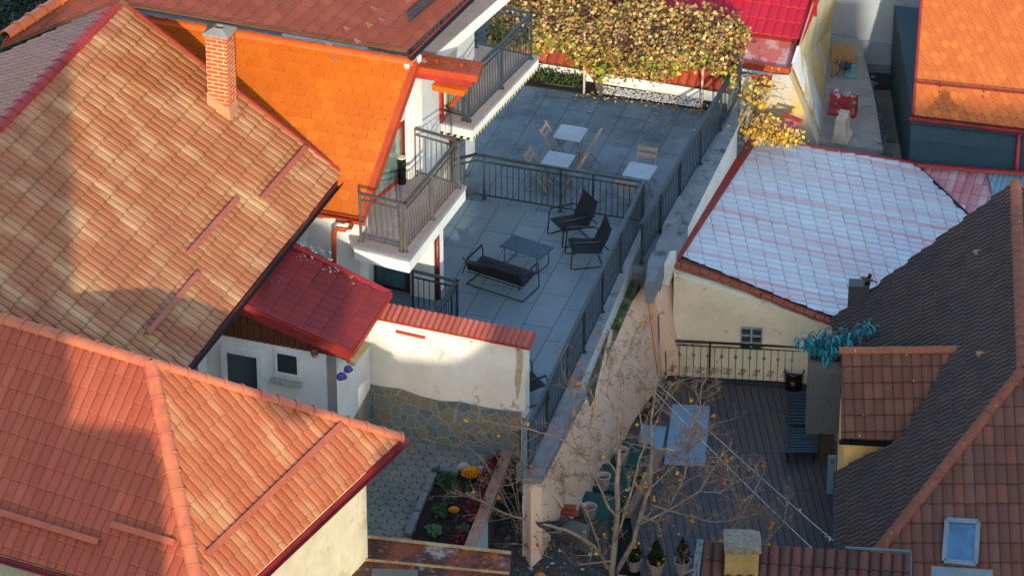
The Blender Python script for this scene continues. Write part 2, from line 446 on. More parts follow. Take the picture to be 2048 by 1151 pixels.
T_CL = MT('tiles_red_front', ('98482e', '92422a', 'a04e34'), .183, .38, '9c6a48', .06, .5, 'b8704c', (.5, .8), (2.5, .3), .4, soft=True, groove='5c2c20', gw=.1, ga=.5, dirt='7c3226', da=.3)
T_B = MT('scales_orange', ('b86018', 'b05a16', 'be661c'), .27, .22, '8a3208', .01, 0, dirt='9c4a18', da=.4, rough=.55)
T_M = MT('scales_orange_shaded', ('7c3a24', '743622', '844028'), .27, .22, '5a281c', .01, 0, dirt='643020', da=.3, rough=.55)  # orange scale tiles darkened: the main roof's shade is put into the colour
T_P = MT('tiles_dark_red', ('862422', '7c2422', '8c2622'), .22, .35, '98483c', .05, .5, groove='4c1414', gw=.08, ga=.6, dirt='5a1c1c', da=.5, rough=.6, speck='c9bfb8', st=.72)
T_R = MT('tiles_crimson', ('a81c2e', 'a01a2c', 'b02034'), .22, .42, 'b05a48', .05, .5, dirt='8c1c2c', da=.3, rough=.4)
T_W = MT('tiles_whitewashed', ('bcc8d0', 'b8c4cd', 'c2ced5'), .22, .35, '2a3038', .05, .9, 'c4828c', (.48, .72), (3.4, .2), .8, soft=True, groove='54606a', gw=.1, ga=.6, dirt='b898a4', da=.3, rough=.6)
T_D = MT('tiles_charcoal', ('322e2d', '2c2a2a', '3a332f'), .15, .34, '141212', .07, .8, '4c382c', (.55, .7), (.5, .5), .5, speck='b8a898', dirt='222427', da=.4, groove='101010', gw=.2, ga=.8, crest='5c4436', ca=.8, rough=.75, st=.7)
T_Br = MT('tiles_brown', ('644034', '5c3a2e', '6c483a'), .2, .38, '30201a', .06, .7, '8a4a2c', (.55, .7), (.6, .6), .6, speck='d8ccc0', dirt='40302a', da=.5, groove='30201a', gw=.12, ga=.7, rough=.8, st=.68)
T_O = MT('scales_orange_pointed', ('b0622e', 'a85a2a', 'b86c34'), .19, .15, '7a2c10', .01, 0, dirt='b05024', da=.3, rough=.5)
T_K = MT('tiles_old_barrel', ('5c3a34', '6c4038', '4c3432'), .2, .4, '2c2422', .06, .6, speck='d0c8bc', groove='1c1816', gw=.2, ga=.8, dirt='38302e', da=.6, rough=.9, st=.62)
glass = MGlass('dark_glass', '141e24', .12); glassG = MGlass('green_glass', '51645c')
frameW = M('white_frame', 'd5d8d8', 'c5caca', .5, 5, fa=.05, bump=0)
barrel = [(0, 0), (.08, .1), (.2, .45), (.35, .85), (.5, 1), (.65, .85), (.8, .45), (.92, .1)]
flatp = [(0, 0), (.04, .7), (.12, 1), (.5, .93), (.88, 1), (.96, .7)]
def window(parent, c, az, w, h, fm, gm, name='window', depth=.06, fw=.06, div=0):
    "window facing azimuth az; c = centre of its sill line on the wall face"
    o = AZ(az); r = AZ(az+90); c = V(c)
    m = MB()
    for s in (-1, 1): m.beam(c+r*s*(w/2-fw/2)+o*.0, c+r*s*(w/2-fw/2)+Z*h, fw, depth, up=o)
    m.beam(c-r*(w/2-fw)+Z*fw/2, c+r*(w/2-fw)+Z*fw/2, depth, fw); m.beam(c-r*(w/2-fw)+Z*(h-fw/2), c+r*(w/2-fw)+Z*(h-fw/2), depth, fw)
    for k in range(div):
        x = -w/2+(k+1)*w/(div+1); m.beam(c+r*x+Z*fw, c+r*x+Z*(h-fw), fw*.7, depth*.9, up=o)
    f = m.build(name, fm, parent)
    g = MB(); q = c+o*.012
    g.face([q-r*(w/2-fw)+Z*fw, q+r*(w/2-fw)+Z*fw, q+r*(w/2-fw)+Z*(h-fw), q-r*(w/2-fw)+Z*(h-fw)])
    g.build('pane', gm, f)
    return f
def wallpt(px, py, base, az):
    "where the sight line meets a vertical wall through base facing az"
    n = AZ(az); d = ray(px, py); return CAM+d*(((V(base)-CAM).dot(n))/d.dot(n))
# ================================================================== ground
m = MB(); m.face([(-160, -60, -3.42), (160, -60, -3.42), (160, 200, -3.42), (-160, 200, -3.42)])
struct(m.build('ground', concreteD))
# ================================================================== HOUSE A (large salmon roof)
zA = 2.85; A = PL(U(370, 735, zA), U(680, 350, zA), U(240, 5, zA+2.9))
hA = thing('house', 'house under the largest salmon pink tiled roof at left, brick chimney on its slope', 'house', (A.px(300, 300).x, A.px(300, 300).y, -3.4))
pA = [A.px(240, 5), A.px(682, 350), A.px(285, 842), A.px(-150, 655), A.px(-150, 405)]
roofA = tileroof(pA, A, 'roof', [T_A, slabM], hA, .183, .4, .04, .03, prof=[(0, 0), (.1, 0), (.15, .7), (.3, .93), (.5, 1), (.75, .93), (.95, .7)], v0=A.px(240, 5))
ridA = (A.px(-150, 405)-A.px(240, 5)).normalized()
nb = V((-A.n.x, -A.n.y, A.n.z)); e0 = A.px(240, 5); hz = V((-A.n.x, -A.n.y, 0)).normalized()
rid_dir = V((ridA.x, ridA.y, 0)).normalized()
perp = rid_dir.cross(Z).normalized()
if perp.dot(V((A.n.x, A.n.y, 0))) > 0: perp = -perp
dz = math.tan(math.acos(A.n.z))
rr = e0+ridA*8
bl = [e0, rr, rr+perp*5-Z*5*dz, e0+perp*5-Z*5*dz]
AB = PL(bl[0], bl[1], bl[2])
tileroof(bl, AB, 'roof', [MT('tiles_shady_slope', ('94584a', '8c5244', '9c6050'), .183, .4, '503828', .07, .8, dirt='6c4038', da=.5), slabM], hA, .183, .4, .022, .03, v0=e0)  # back slope tiles darkened, its shade is in the colour
caps(e0+V((0, 0, .03)), rr, Z, 'ridge_cap', redCap, roofA, .13, .34)
# verge trim along the far edge
m = MB(); m.beam(A.px(240, 5)+A.n*.02, A.px(682, 350)+A.n*.02, .05, .14); m.build('verge_trim', redCap, roofA)
ev0, ev1 = A.px(285, 842), A.px(682, 350); outA = AZ(110)
gutter(ev1+outA*.07-Z*.03, ev0+outA*.07-Z*.03, 'gutter', M('dark_gutter', '2a2420', '1c1a18', .6), hA, .07)
m = MB(); m.beam(ev1+outA*.005-Z*.11, ev0+outA*.005-Z*.11, .03, .14); m.build('fascia', redTrim, hA)
for a, b in (((515, 402), (603, 300)), ((368, 512), (466, 402)), ((285, 672), (388, 552))):
    m = MB(); p, q = A.px(*a), A.px(*b); m.beam(p+A.n*.09, q+A.n*.09, .02, .13, up=A.n); dn = A.down()
    m.beam(p+A.n*.145+dn*.045, q+A.n*.145+dn*.045, .1, .015, up=A.n); m.build('snow_guard', M('salmon_metal', 'a45a44', '94503e', .5), roofA)
# walls of house A
w0, w1 = ev0-outA*.85, ev1-outA*.85-AZ(20)*.35
foot = [w0-Z*w0.z, w1-Z*w1.z, w1-Z*w1.z-outA*8.2, w0-Z*w0.z-outA*8.2]
m = MB(); bt = [V((p.x, p.y, -3.4)) for p in foot]; tp = [V((p.x, p.y, min(A.drop(p), AB.drop(p))-.16)) for p in foot]
m.hull8(bt, tp); m.build('wall', plasterW, hA, recalc=True)
wp = wallpt(402, 760, w0, 110); window(hA, V((wp.x, wp.y, wp.z-.3))+outA*.02, 110, .8, 1.5, frameW, glass)
# chimney (brick, on the slope)
cb = A.px(446, 222); az = 20; cc = V((cb.x, cb.y, cb.z))
ztop = cb.z+1.78
mBr = MBrick('orange_brick', .24, .085, 'b8541c', 'a84416', 'c0ae90', .009, stain='8a3a14', sa=.3)
chim = MB().box((cb.x, cb.y, cb.z-.3), .44, .38, 2.0, 20).build('chimney', mBr, hA)
MB().box((cb.x, cb.y, ztop-.10), .50, .44, .05, 20).build('brick_course', mBr, chim)
m = MB(); c0 = V((cb.x, cb.y, ztop-.05)); e, r = AZ(20), AZ(110)
ring = lambda a, b, z: [c0+r*x*a+e*y*b+Z*z for x, y in ((-1, -1), (1, -1), (1, 1), (-1, 1))]
m.hull8(ring(.26, .23, 0), ring(.26, .23, .04), cap=False); o_, i_ = ring(.26, .23, .04), ring(.1, .09, .13); k_ = ring(.08, .07, .13); kk = ring(.08, .07, -.05)
for a in range(4):
    b = (a+1) % 4; m.face([o_[a], o_[b], i_[b], i_[a]]); m.face([i_[a], i_[b], k_[b], k_[a]]); m.face([k_[a], k_[b], kk[b], kk[a]])
m.build('chimney_cap', concrete, chim); MB().box(c0+Z*.0, .15, .13, .02, 20).build('flue', darkV, chim)
m = MB(); fr = []
s1, s2 = .235, .205; base = [cb+r*x*s1+e*y*s2 for x, y in ((-1, -1), (1, -1), (1, 1), (-1, 1))]
lo = [V((p.x, p.y, A.drop(p)-.02)) for p in base]; hi = [p+Z*(.34) for p in lo]
m.hull8(lo, hi); m.build('flashing', M('beige_metal', 'a88a62', 'a87858', .6, 3), chim)
m = MB(); q = [A.px(418, 200), A.px(460, 246), A.px(499, 236), A.px(470, 208)]; m.slab([p+A.n*.05 for p in q], A.n, .012); m.build('flashing_apron', MATS['salmon_metal'], chim)
# ================================================================== HOUSE C (front left hip roof)
zr, ze = 4.9, 2.3
Cr = PL(U(300, 725, zr), U(800, 878, ze), U(510, 1151, ze)); ap = U(300, 725, zr)
Cl = PL(ap, U(0, 635, zr), Cr.px(390, 1151))
hC = thing('house', 'house at the bottom left with an orange red hipped tile roof and red gutter', 'house', (ap.x, ap.y-2, -3.4))
roofC = tileroof([ap, Cr.px(800, 878), Cr.px(432, 1224), Cr.px(405, 1222)], Cr, 'roof', [T_C, slabM], hC, .183, .38, .04, .03, prof=[(0, 0), (.1, 0), (.15, .7), (.3, .93), (.5, 1), (.75, .93), (.95, .7)], v0=ap)
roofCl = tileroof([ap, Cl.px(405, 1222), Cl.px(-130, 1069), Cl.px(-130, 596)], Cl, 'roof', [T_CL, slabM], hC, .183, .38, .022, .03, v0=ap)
ec = Cr.px(800, 878)
bz = AZ(29.5); Cb = PL(ap, U(-130, 596, zr), ec)
m = MB(); bk = [ap, ec, ec-AZ(119.5)*9, U(-130, 596, zr)]; bk = [V((p.x, p.y, Cb.drop(p))) for p in bk]; m.slab(bk, Cb.n, .1); m.build('roof_slope', MATS['salmon_metal'], hC)
caps(ap, U(-130, 596, zr), Z, 'ridge_cap', pinkCap, roofCl, .13, .36); caps(ap+Z*.02, ec+Z*.05, Z, 'hip_cap', pinkCap, roofC, .12, .36)
caps(ap+Z*.02, Cr.px(403, 1212)+Z*.03, Z, 'hip_cap', pinkCap, roofC, .13, .36)
oc = AZ(119.8); e0c, e1c = Cr.px(432, 1224), ec
gutter(e1c+oc*.09-Z*.04+AZ(29.8)*.08, e0c+oc*.09-Z*.04, 'gutter', M('red_gutter', '8a1414', '5c1212', .4, 3, bump=.03), hC, .085)
m = MB(); m.beam(e1c+oc*.01-Z*.11, e0c+oc*.01-Z*.11, .03, .15); m.build('fascia', redBright, hC)
m = MB(); m.face([e1c+Z*.02, e1c+oc*.18+AZ(29.8)*.1-Z*.02, e1c-AZ(29.8)*.25+oc*.02+Z*.0]); m.build('corner_flashing', redBright, hC)
l0, l1 = Cl.px(405, 1222), Cl.px(-130, 1069); oL = AZ(208)
gutter(l0+oL*.08-Z*.04, l1+oL*.08-Z*.04, 'gutter', MATS['red_gutter'], hC, .08)
for pl_, a, b, par in ((Cr, (404, 1108), (672, 850), roofC), (Cl, (-60, 1002), (205, 1082), roofCl), (Cl, (230, 1046), (357, 1084), roofCl)):
    m = MB(); p, q = pl_.px(*a), pl_.px(*b); dn = pl_.down()
    m.beam(p+pl_.n*.09, q+pl_.n*.09, .02, .13, up=pl_.n); m.beam(p+pl_.n*.145+dn*.05, q+pl_.n*.145+dn*.05, .11, .015, up=pl_.n); m.build('snow_guard', M('salmon_metal2', 'a8563a', '984a34', .5), par)
# wall of house C: cream, right face and corner
nC = AZ(119.8); back = ec-AZ(29.8)*.5-nC*.42
f0 = V((back.x, back.y, 0)); nC = AZ(119.8)
foot = [f0, f0-AZ(29.8)*7, f0-AZ(29.8)*7-nC*8, f0-nC*8]
m = MB(); m.hull8([V((p.x, p.y, -3.4)) for p in foot], [V((p.x, p.y, min(Cr.drop(p), Cl.drop(p), Cb.drop(p))-.14)) for p in foot]); m.build('wall', plasterCream, hC, recalc=True)
# ================================================================== GUESTHOUSE (white, orange dormer roof, balconies)
zb, zBe, zBr = 1.9, 2.4, 4.5
B = PL(U(830, 125, zBr), U(465, 65, zBr), U(722, 432, zBe))
gK = U(708, 489, zb)
G = thing('guesthouse', 'white guesthouse with a bright orange scale tiled gable roof and three balconies', 'house', (gK.x-2, gK.y+2, -3.4))
dnB = B.down(); eB = B.px(722, 432); ridB = B.px(830, 125); ridL = B.px(300, 38)
pB = [ridB, eB, eB+(ridL-ridB), ridL]
roofB = scaleroof(pB, B, 'roof', [T_B, slabM], G, .27, .22, v0=ridB)
caps(ridB+Z*.0, ridL, Z, 'ridge_cap', orangeCap, roofB, .12, .36, .016)
dirB = (ridL-ridB).normalized()
m = MB(); m.beam(ridB-dirB*.05+B.n*.0-Z*.04, eB-dirB*.05-Z*.04, .06, .2, up=B.n); m.build('verge_board', orangeTrim, roofB)
m = MB(); m.beam(ridB-dirB*.01+B.n*.035, eB-dirB*.01+B.n*.035, .12, .02, up=B.n); m.build('verge_trim', orangePipe, roofB)
oB = V((B.n.x, B.n.y, 0)).normalized(); g0 = eB-dirB*.08; g1 = eB+dirB*4
gutter(g0+oB*.07-Z*.02, g1+oB*.07-Z*.02, 'gutter', M('copper_gutter', '7a2c14', '5c2010', .35, 3, bump=.02), G, .07)
m = MB(); m.beam(g0+oB*.01-Z*.12, g1+oB*.01-Z*.12, .03, .16); m.build('fascia', orangeTrim, G)
# main roof behind, falling to the right
e1, e2 = U(818, 109, 4.9), U(925, 6, 4.9)
ea = (e2-e1).normalized(); e3 = e2+ea*3; ou = ea.cross(Z).normalized()
Mn = PL(e1, e3, e1-ou*5+Z*3.1)
pM = [Mn.px(817, 99), e3, Mn.px(700, -190), Mn.px(280, -100), Mn.px(242, -2), Mn.px(258, 6)]
pM2 = [Mn.px(280, -100), Mn.px(162, -25), Mn.px(10, 75), Mn.px(4, 92), Mn.px(242, -2)]
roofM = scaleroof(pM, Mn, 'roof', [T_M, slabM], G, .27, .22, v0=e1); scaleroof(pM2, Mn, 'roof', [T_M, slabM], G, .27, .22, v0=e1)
gutter(e1+ou*.07-Z*.02-ea*.05, e3+ou*.07-Z*.02, 'gutter', metalBk, G, .07)
m = MB(); m.beam(e1+ou*.005-Z*.1, e3+ou*.005-Z*.1, .03, .14); m.build('fascia', orangeTrim, G)
ms_ = MB(); ma, mb_ = Mn.px(818, 98)-Z*.05, Mn.px(256, 5)-Z*.05; up_ = V((0, .1, 0)); ms_.hull8([ridB+up_+Z*.11, B.px(272, 33)+up_+Z*.11, B.px(272, 33)+up_+Z*.15, ridB+up_+Z*.15], [ma, mb_, mb_+Z*.03, ma+Z*.03]); ms_.build('gap_filler', M('gap_shade', '3a2420', '2c1c1a', .7), roofM)  # gap filler between the roofs; the shadow line is in its dark colour
caps(Mn.px(10, 75)+Z*.04, Mn.px(162, -25)+Z*.04, Z, 'hip_cap', orangeCap, roofM, .13, .4, .03)
for a, b in ((745, 20), (812, 5), (690, 60), (735, 52), (655, 92), (712, 85), (760, 42), (668, 122)):
    p = Mn.px(a/1.0, b/1.0); m = MB(); d = Mn.down(); ac = Mn.n.cross(d)
    m.beam(p+Mn.n*.045-d*.07, p+Mn.n*.045+d*.06-ac*.05, .008, .03, up=Mn.n); m.beam(p+Mn.n*.045-d*.07, p+Mn.n*.045+d*.06+ac*.05, .008, .03, up=Mn.n); m.build('snow_hook', M('pale_metal', '8c6458', '74504a', .6), roofM)
# small strip of roof right of the dormer with its box gutter
s0, s1 = U(833, 133, 4.3), U(957, 152, 4.3); sd = (s1-s0).normalized(); so = sd.cross(Z).normalized(); so = so if so.y < 0 else -so
S = PL(s0, s1, s0-so*1+Z*.35)
q = [s0, s1, s1-so*.34+Z*.119, s0-so*.34+Z*.119]
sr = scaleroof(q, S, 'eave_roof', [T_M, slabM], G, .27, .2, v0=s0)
m = MB(); m.beam(s0+so*.05-Z*.02, s1+so*.05-Z*.02, .1, .14); m.build('box_gutter', orangeTrim, sr)
m = MB(); m.beam(s0+so*.02-Z*.16, s1+so*.02-sd*.1-Z*.16, .1, .13); m.build('soffit_board', redBright, sr)
m = MB(); m.beam(U(868, 170, 4.0), U(932, 182, 4.0), .25, .12); m.build('soffit_box', M('orange_wood', 'c05c10', 'b0500e', .5), sr)
for k in (.1, .3, .7):
    m = MB(); p = s0+(s1-s0)*k-so*.12+Z*.09; m.box(p, .05, .03, .07, 20); m.build('snow_hook', redCap, sr)
m = MB(); dp = [U(929, 172, 3.95), U(928, 180, 3.85), wallpt(872, 238, U(850, 300, 0), 110), wallpt(868, 252, U(850, 300, 0), 110)]
pb = dp[3]; m.tube([dp[0], dp[1], dp[2]+AZ(110)*.05, pb+AZ(110)*.05, V((pb.x, pb.y, -.3))+AZ(110)*.05], .055, 10); m.smooth = True; m.build('downspout', orangePipe, G)
# front downspout with swan neck
nf = oB
p0 = g1+oB*.07+Z*0; wf = V((gK.x, gK.y, 0))-AZ(16)*.12
def FW_(x, y): return wallpt(x, y, wf-AZ(16)*.07, 196)
pa = U(703, 436, zBe-.1)
m = MB(); m.smooth = True; m.tube([pa, pa-Z*.14, FW_(700, 455), FW_(690, 459), FW_(674, 457), FW_(669, 462), FW_(668, 470), FW_(668, 560)], [.07]+[.05]*7, 10); m.build('downspout', orangePipe, G)
# walls: front block, dormer flank, facade along balconies
azF = 22
fA = V((gK.x, gK.y, 0))+AZ(16)*.35
front = [fA, fA-AZ(107)*5, fA-AZ(107)*5+AZ(17)*1.4, fA+AZ(azF)*.4]
m = MB(); m.hull8([V((p.x, p.y, -3.4)) for p in front], [V((p.x, p.y, B.drop(p)-.14)) for p in front]); m.build('wall', plasterW, G, recalc=True)
fb = U(744, 407, zb); fc = U(829, 335, zb)
fdir = (fc-fb).normalized(); fn = fdir.cross(Z).normalized(); azN = math.degrees(math.atan2(fn.x, fn.y))
fb0 = fb-fdir*1.4; gab = [V((fb0.x, fb0.y, 0)), V((fc.x, fc.y, 0))+fdir*.1]
# gable wall under the dormer verge
pts = []; 
m = MB(); n_ = 6
for k in range(n_+1):
    p = gab[0]+(gab[1]-gab[0])*k/n_-fn*.0; zt = min(B.drop(p)-.12, 4.25); pts.append((p, zt))
for (p, z1), (q, z2) in zip(pts, pts[1:]):
    m.hull8([V((p.x, p.y, -3.4)), V((q.x, q.y, -3.4)), V((q.x, q.y, -3.4))-fn*.7, V((p.x, p.y, -3.4))-fn*.7], [V((p.x, p.y, z1)), V((q.x, q.y, z2)), V((q.x, q.y, z2))-fn*.7, V((p.x, p.y, z1))-fn*.7])
m.build('gable_wall', plasterW, G, recalc=True)
# facade to the far balcony
h0 = wallpt(875, 250, fc+fn*.0, azN); cor = V(U(950, 303, -.4)); 
fd2 = V((cor.x-gab[1].x, cor.y-gab[1].y, 0)).normalized(); fn2 = fd2.cross(Z)
c2 = V((cor.x, cor.y, 0)); far = c2+fd2*0
foot = [gab[1], c2, c2-fn2*3, gab[1]-fn2*3]
m = MB(); m.prism(foot, -3.4, 4.07); m.build('facade_wall', plasterW, G)
azN2 = math.degrees(math.atan2(fn2.x, fn2.y))
# sliding door on balcony one
dc = (U(746, 408, zb)+U(794, 353, zb))/2; dw = (U(746, 408, zb)-U(794, 353, zb)).length
dh_ = min(B.drop(U(746, 408, zb)-fdir*.1), 9)-zb-.18; window(G, V((dc.x, dc.y, zb+.0))+fn*.04, azN, dw+.15, dh_, redTrim, glassG, 'balcony_door', .07, .09)
m = MB(); c_ = U(829, 347, zb); m.box((c_.x, c_.y, zb), .1, .5, 2.6, azN-90); m.build('pilaster', plasterW, G)
# lower door under balcony one
lw = U(765, 640, 0); 
pier = U(868, 600, 0)
m = MB(); fp = [V((pier.x, pier.y, 0)), V((pier.x, pier.y, 0))-AZ(112)*.5, V((pier.x, pier.y, 0))-AZ(112)*.5+AZ(22)*.5, V((pier.x, pier.y, 0))+AZ(22)*.5]
m.prism(fp, -.4, zb-.3); m.build('pier', plasterW, G)
m = MB(); m.tube([fp[0]+AZ(22)*.05+AZ(112)*.06+Z*.02, fp[0]+AZ(22)*.05+AZ(112)*.06+Z*(zb-.32)], .05, 10); m.smooth = True; m.build('downspout', M('dark_red_pipe', '6c2418', '58180f', .4), G)
ld = fp[0]-AZ(112)*1.3+AZ(22)*.1; window(G, V((ld.x, ld.y, 0)), 202, 1.45, 1.6, M('brown_frame', '4a2018', '3c1a14', .5), MGlass('teal_glass', '2c4a50'), 'terrace_door', .07, .06, 1)
m = MB(); m.prism([ld-AZ(112)*.8+AZ(22)*.03, ld+AZ(112)*.85+AZ(22)*.03, ld+AZ(112)*.85+AZ(22)*.5, ld-AZ(112)*.8+AZ(22)*.5], -.4, zb-.3); m.build('rear_wall', plasterW, G)
# doors / recess at far balcony
rc = wallpt(903, 200, c2, azN2); rc = V((rc.x, rc.y, zb))
m = MB(); m.box(rc+fn2*.012-fd2*.12, .95, .03, 2.0, azN2+180); m.build('door_recess', M('warm_reveal', 'c9bda0', 'bdb090', .9), G)
m = MB(); q = wallpt(886, 130, c2, azN2); m.box(V((q.x, q.y, zb))+fn2*.03-fd2*.25, .18, .05, 2.1, azN2+180); m.build('door', redBright, G)
gd = wallpt(915, 290, c2, azN2); m = MB(); m.box(V((gd.x, gd.y, -.4))+fn2*.02, 1.0, .04, 1.95, azN2); m.build('garage_door', M('grey_door', '6c7478', '5c646a', .6), G)
m = MB(); m.box(V((gd.x, gd.y, -.4))+fn2*.03-fd2*.6, .14, .06, 1.95, azN2); m.build('door_frame', MATS['brown_frame'], G)
def rail_parts(parent, base, h, mat, spacing=.115, posts=None, skip=None, top=(.07, .035), bb=.018, n0='baluster', base_plate=True):
    "railing along base points (world, on the floor): handrail, mid and bottom rails, posts, balusters"
    base = [V(p) for p in base]
    for i, (a, b) in enumerate(zip(base, base[1:])):
        L = (b-a).length; d = (b-a)/L
        e_a = -.02 if i == 0 else -.035; e_b = .02 if i == len(base)-2 else .035
        MB().beam(a+d*e_a+Z*h, b+d*e_b+Z*(h+.0), top[0], top[1]).build('handrail', mat, parent)
        MB().beam(a+Z*(h-.14), b+Z*(h-.14), .03, .03).build('mid_rail', mat, parent)
        MB().beam(a+Z*.09, b+Z*.09, .03, .03).build('bottom_rail', mat, parent)
        k = max(1, round(L/spacing)); me = None
        for j in range(1, k):
            p = a+d*(L*j/k); 
            if posts and any((p-V(q)).length < spacing*.45 for q in posts): continue
            t = (b.z-a.z)*j/k
            q = MB().beam(p+Z*.105, p+Z*(h-.155), bb, bb).build(n0, mat, parent)
    for p in (posts if posts is not None else base):
        p = V(p); m = MB(); m.beam(p, p+Z*(h-.018), .05, .05)
        if base_plate: m.box(p, .11, .11, .012)
        m.build('post', mat, parent)
# balcony one
def balcony(name_label, outer, th, zt, parent, tape=False):
    m = MB(); P = [V((p.x, p.y, 0)) for p in outer]; m.prism(P, zt-th, zt-.055); b = m.build('balcony', plasterW, parent)
    m = MB(); cn = sum(P, V((0, 0, 0)))/len(P); P2 = [p+(p-cn).normalized()*.035 for p in P]; m.prism(P2, zt-.055, zt-.01); m.build('edge_profile', M('edge_metal', '8c9298', '7a8088', .5), b)
    P3 = [p-(p-cn).normalized()*.01 for p in P]; m = MB(); m.prism(P3, zt-.01, zt); m.build('floor_tiles', MBrick('balcony_tiles', .6, .3, '8e827c', '867a76', '70686a', .006, stain='6c625e', sa=.5), b, az=22)
    return b
o1, o2, o3, o4 = U(708, 491, zb), U(818, 518, zb), U(931, 372, zb), U(838, 343, zb)
b1 = balcony('', [o1, o2, o3, o4, U(744, 396, zb), U(700, 470, zb)], .32, zb, G)
c1, c2_ = U(811, 503, zb), U(917, 375, zb)
left1 = U(722, 482, zb); back1 = U(830, 350, zb)
midp = c1+(c2_-c1)*.5
rail_parts(b1, [left1, c1, c2_, back1], 1.08, metalBr, .125, [left1, c1-(c1-left1).normalized()*.08, c1, midp, c2_, back1])
# balcony two
w1_, w2_, w3_, w4_ = U(866, 238, zb), U(945, 256, zb), U(1077, 113, zb), U(955, 88, zb)
b2 = balcony('', [w1_, w2_, w3_, w4_], .26, zb, G)
r1, r2, r3, r4 = U(876, 224, zb), U(938, 243, zb), U(1062, 118, zb), U(952, 94, zb)
rail_parts(b2, [r1, r2, r3, r4], 1.08, metalD, .125, [r1, r2-(r2-r1).normalized()*.12, r2, r2+(r3-r2)*.52, r3, r4])
tp = [p-Z*.27 for p in (w1_, w2_, w3_)]
for a, b in zip(tp, tp[1:]):
    L = (b-a).length; d = (b-a)/L; k = int(L/.07); m = MB(); o = d.cross(Z)
    for j in range(k):
        p = a+d*(L*j/k); q = a+d*(L*(j+1)/k); sl = d*.035
        m.face([p+o*.006-Z*.03, q+o*.006-Z*.03, q+sl*0+o*.006+Z*.03+d*.03, p+o*.006+Z*.03+d*.03], j % 2)
    m.build('hazard_tape', [M('tape_black', '14171a', '0f1214', .6), M('tape_yellow', 'd8c890', 'c8b880', .6)], b2)
# third balcony (top)
z3 = 4.35
t1, t2 = U(850, 126, z3), U(994, 0, z3); td = (t2-t1).normalized(); tn = td.cross(Z); t2 = t2+td*2
m = MB(); m.prism([t1, t2, t2-tn*1.3, t1-tn*1.3], z3-.28, z3); b3 = m.build('balcony', plasterW, G)
m = MB(); m.prism([t1-tn*.0+tn*.02, t2+tn*.02, t2-tn*1.3, t1-tn*1.3], z3+.002, z3+.03); m.build('floor_tiles', MATS['balcony_tiles'], b3, az=22)
rail_parts(b3, [t1-tn*.35+Z*.03+td*.0, t2-tn*.35+Z*.03], .95, metalD, .16, [t1-tn*.35+td*k for k in (.05, 1.3, 2.6)])
# ================================================================== PORCH outbuilding
zp = 2.0
P1, P2, P3, P4 = U(780, 588, zp), U(702, 706, zp), U(470, 603, zp+.69), U(575, 487, zp+.69)
Pp = PL(P1, P2, P3)
O = thing('outbuilding', 'small white outbuilding with a dark red tiled lean-to roof and glazed door', 'outbuilding', (P2.x-1, P2.y+1, -1.3))
pp = [Pp.px(780, 588), Pp.px(702, 706), Pp.px(440, 590), Pp.px(560, 470)]
rp = tileroof(pp, Pp, 'roof', [T_P, redTrim], O, .22, .35, .012, .03, prof=flatp, v0=P2)
aF = P2-P3; aF.z = 0; aFn = AZ(198)
m = MB(); a_, b_ = Pp.px(702, 706), Pp.px(440, 590); m.beam(a_+aFn*.015-Z*.06, b_+aFn*.015-Z*.06, .03, .26); m.build('verge_board', redTrim, rp)
m = MB(); m.beam(a_+Z*.03, b_+Z*.03, .12, .03); m.beam(Pp.px(780, 588)+Z*.03, P4+Z*.03, .12, .03); m.build('verge_trim', redBright, rp)
m = MB(); a_, b_ = Pp.px(782, 586), Pp.px(703, 708); m.beam(a_+AZ(108)*.01-Z*.03, b_+AZ(108)*.01-Z*.03, .04, .1); m.build('eave_board', redBright, rp)
cz = U(672, 703, zp-.08); L_ = AZ(108.6)
wallF = V((cz.x, cz.y, 0)); fo = [wallF, wallF-L_*3.2, wallF-L_*3.2+AZ(19)*2, wallF+AZ(19)*1.7]
m = MB(); m.prism(fo, -3.3, zp-.16); m.build('wall', plasterW, O)
# boarded gable
m = MB(); k = 22
for j in range(k):
    a = wallF-L_*(3.0*j/k)+AZ(199)*.02; b = wallF-L_*(3.0*(j+.9)/k)+AZ(199)*.02
    za, zb_ = Pp.drop(a)-.1, Pp.drop(b)-.1
    m.hull8([V((b.x, b.y, zp-.17)), V((a.x, a.y, zp-.17)), V((a.x, a.y, zp-.17))+AZ(19)*.08, V((b.x, b.y, zp-.17))+AZ(19)*.08], [V((b.x, b.y, zb_)), V((a.x, a.y, za)), V((a.x, a.y, za))+AZ(19)*.08, V((b.x, b.y, zb_))+AZ(19)*.08])
m.build('gable_boarding', woodD, O, recalc=True)
fz = 198.6
dd = wallpt(485, 700, wallF, fz); dt = dd.z
dr = window(O, V((dd.x, dd.y, dt-2.0))+AZ(fz)*.03, fz, .85, 2.05, frameW, glass, 'door', .08, .12)
hp = wallpt(508, 777, wallF, fz)+AZ(fz)*.09; m = MB(); m.tube([hp-AZ(108)*.1, hp+AZ(108)*.02, hp+AZ(108)*.02-Z*.1], .012, 6); m.build('door_handle', M('chrome', 'c8ccd0', 'b8bcc0', .25, metal=.8), dr)
wd = wallpt(577, 748, wallF, fz); ww = window(O, V((wd.x, wd.y, wd.z))+AZ(fz)*.03, fz, .5, .52, frameW, glass, 'window', .06, .05)
m = MB(); q = wallpt(575, 757, wallF, fz); m.box(q+AZ(fz)*.08-Z*.05, .62, .16, .04, fz); m.build('sill', M('dirty_sill', 'a8a498', '8c887c', .8, 9, c3='6a5c3c', sc3=8), ww)
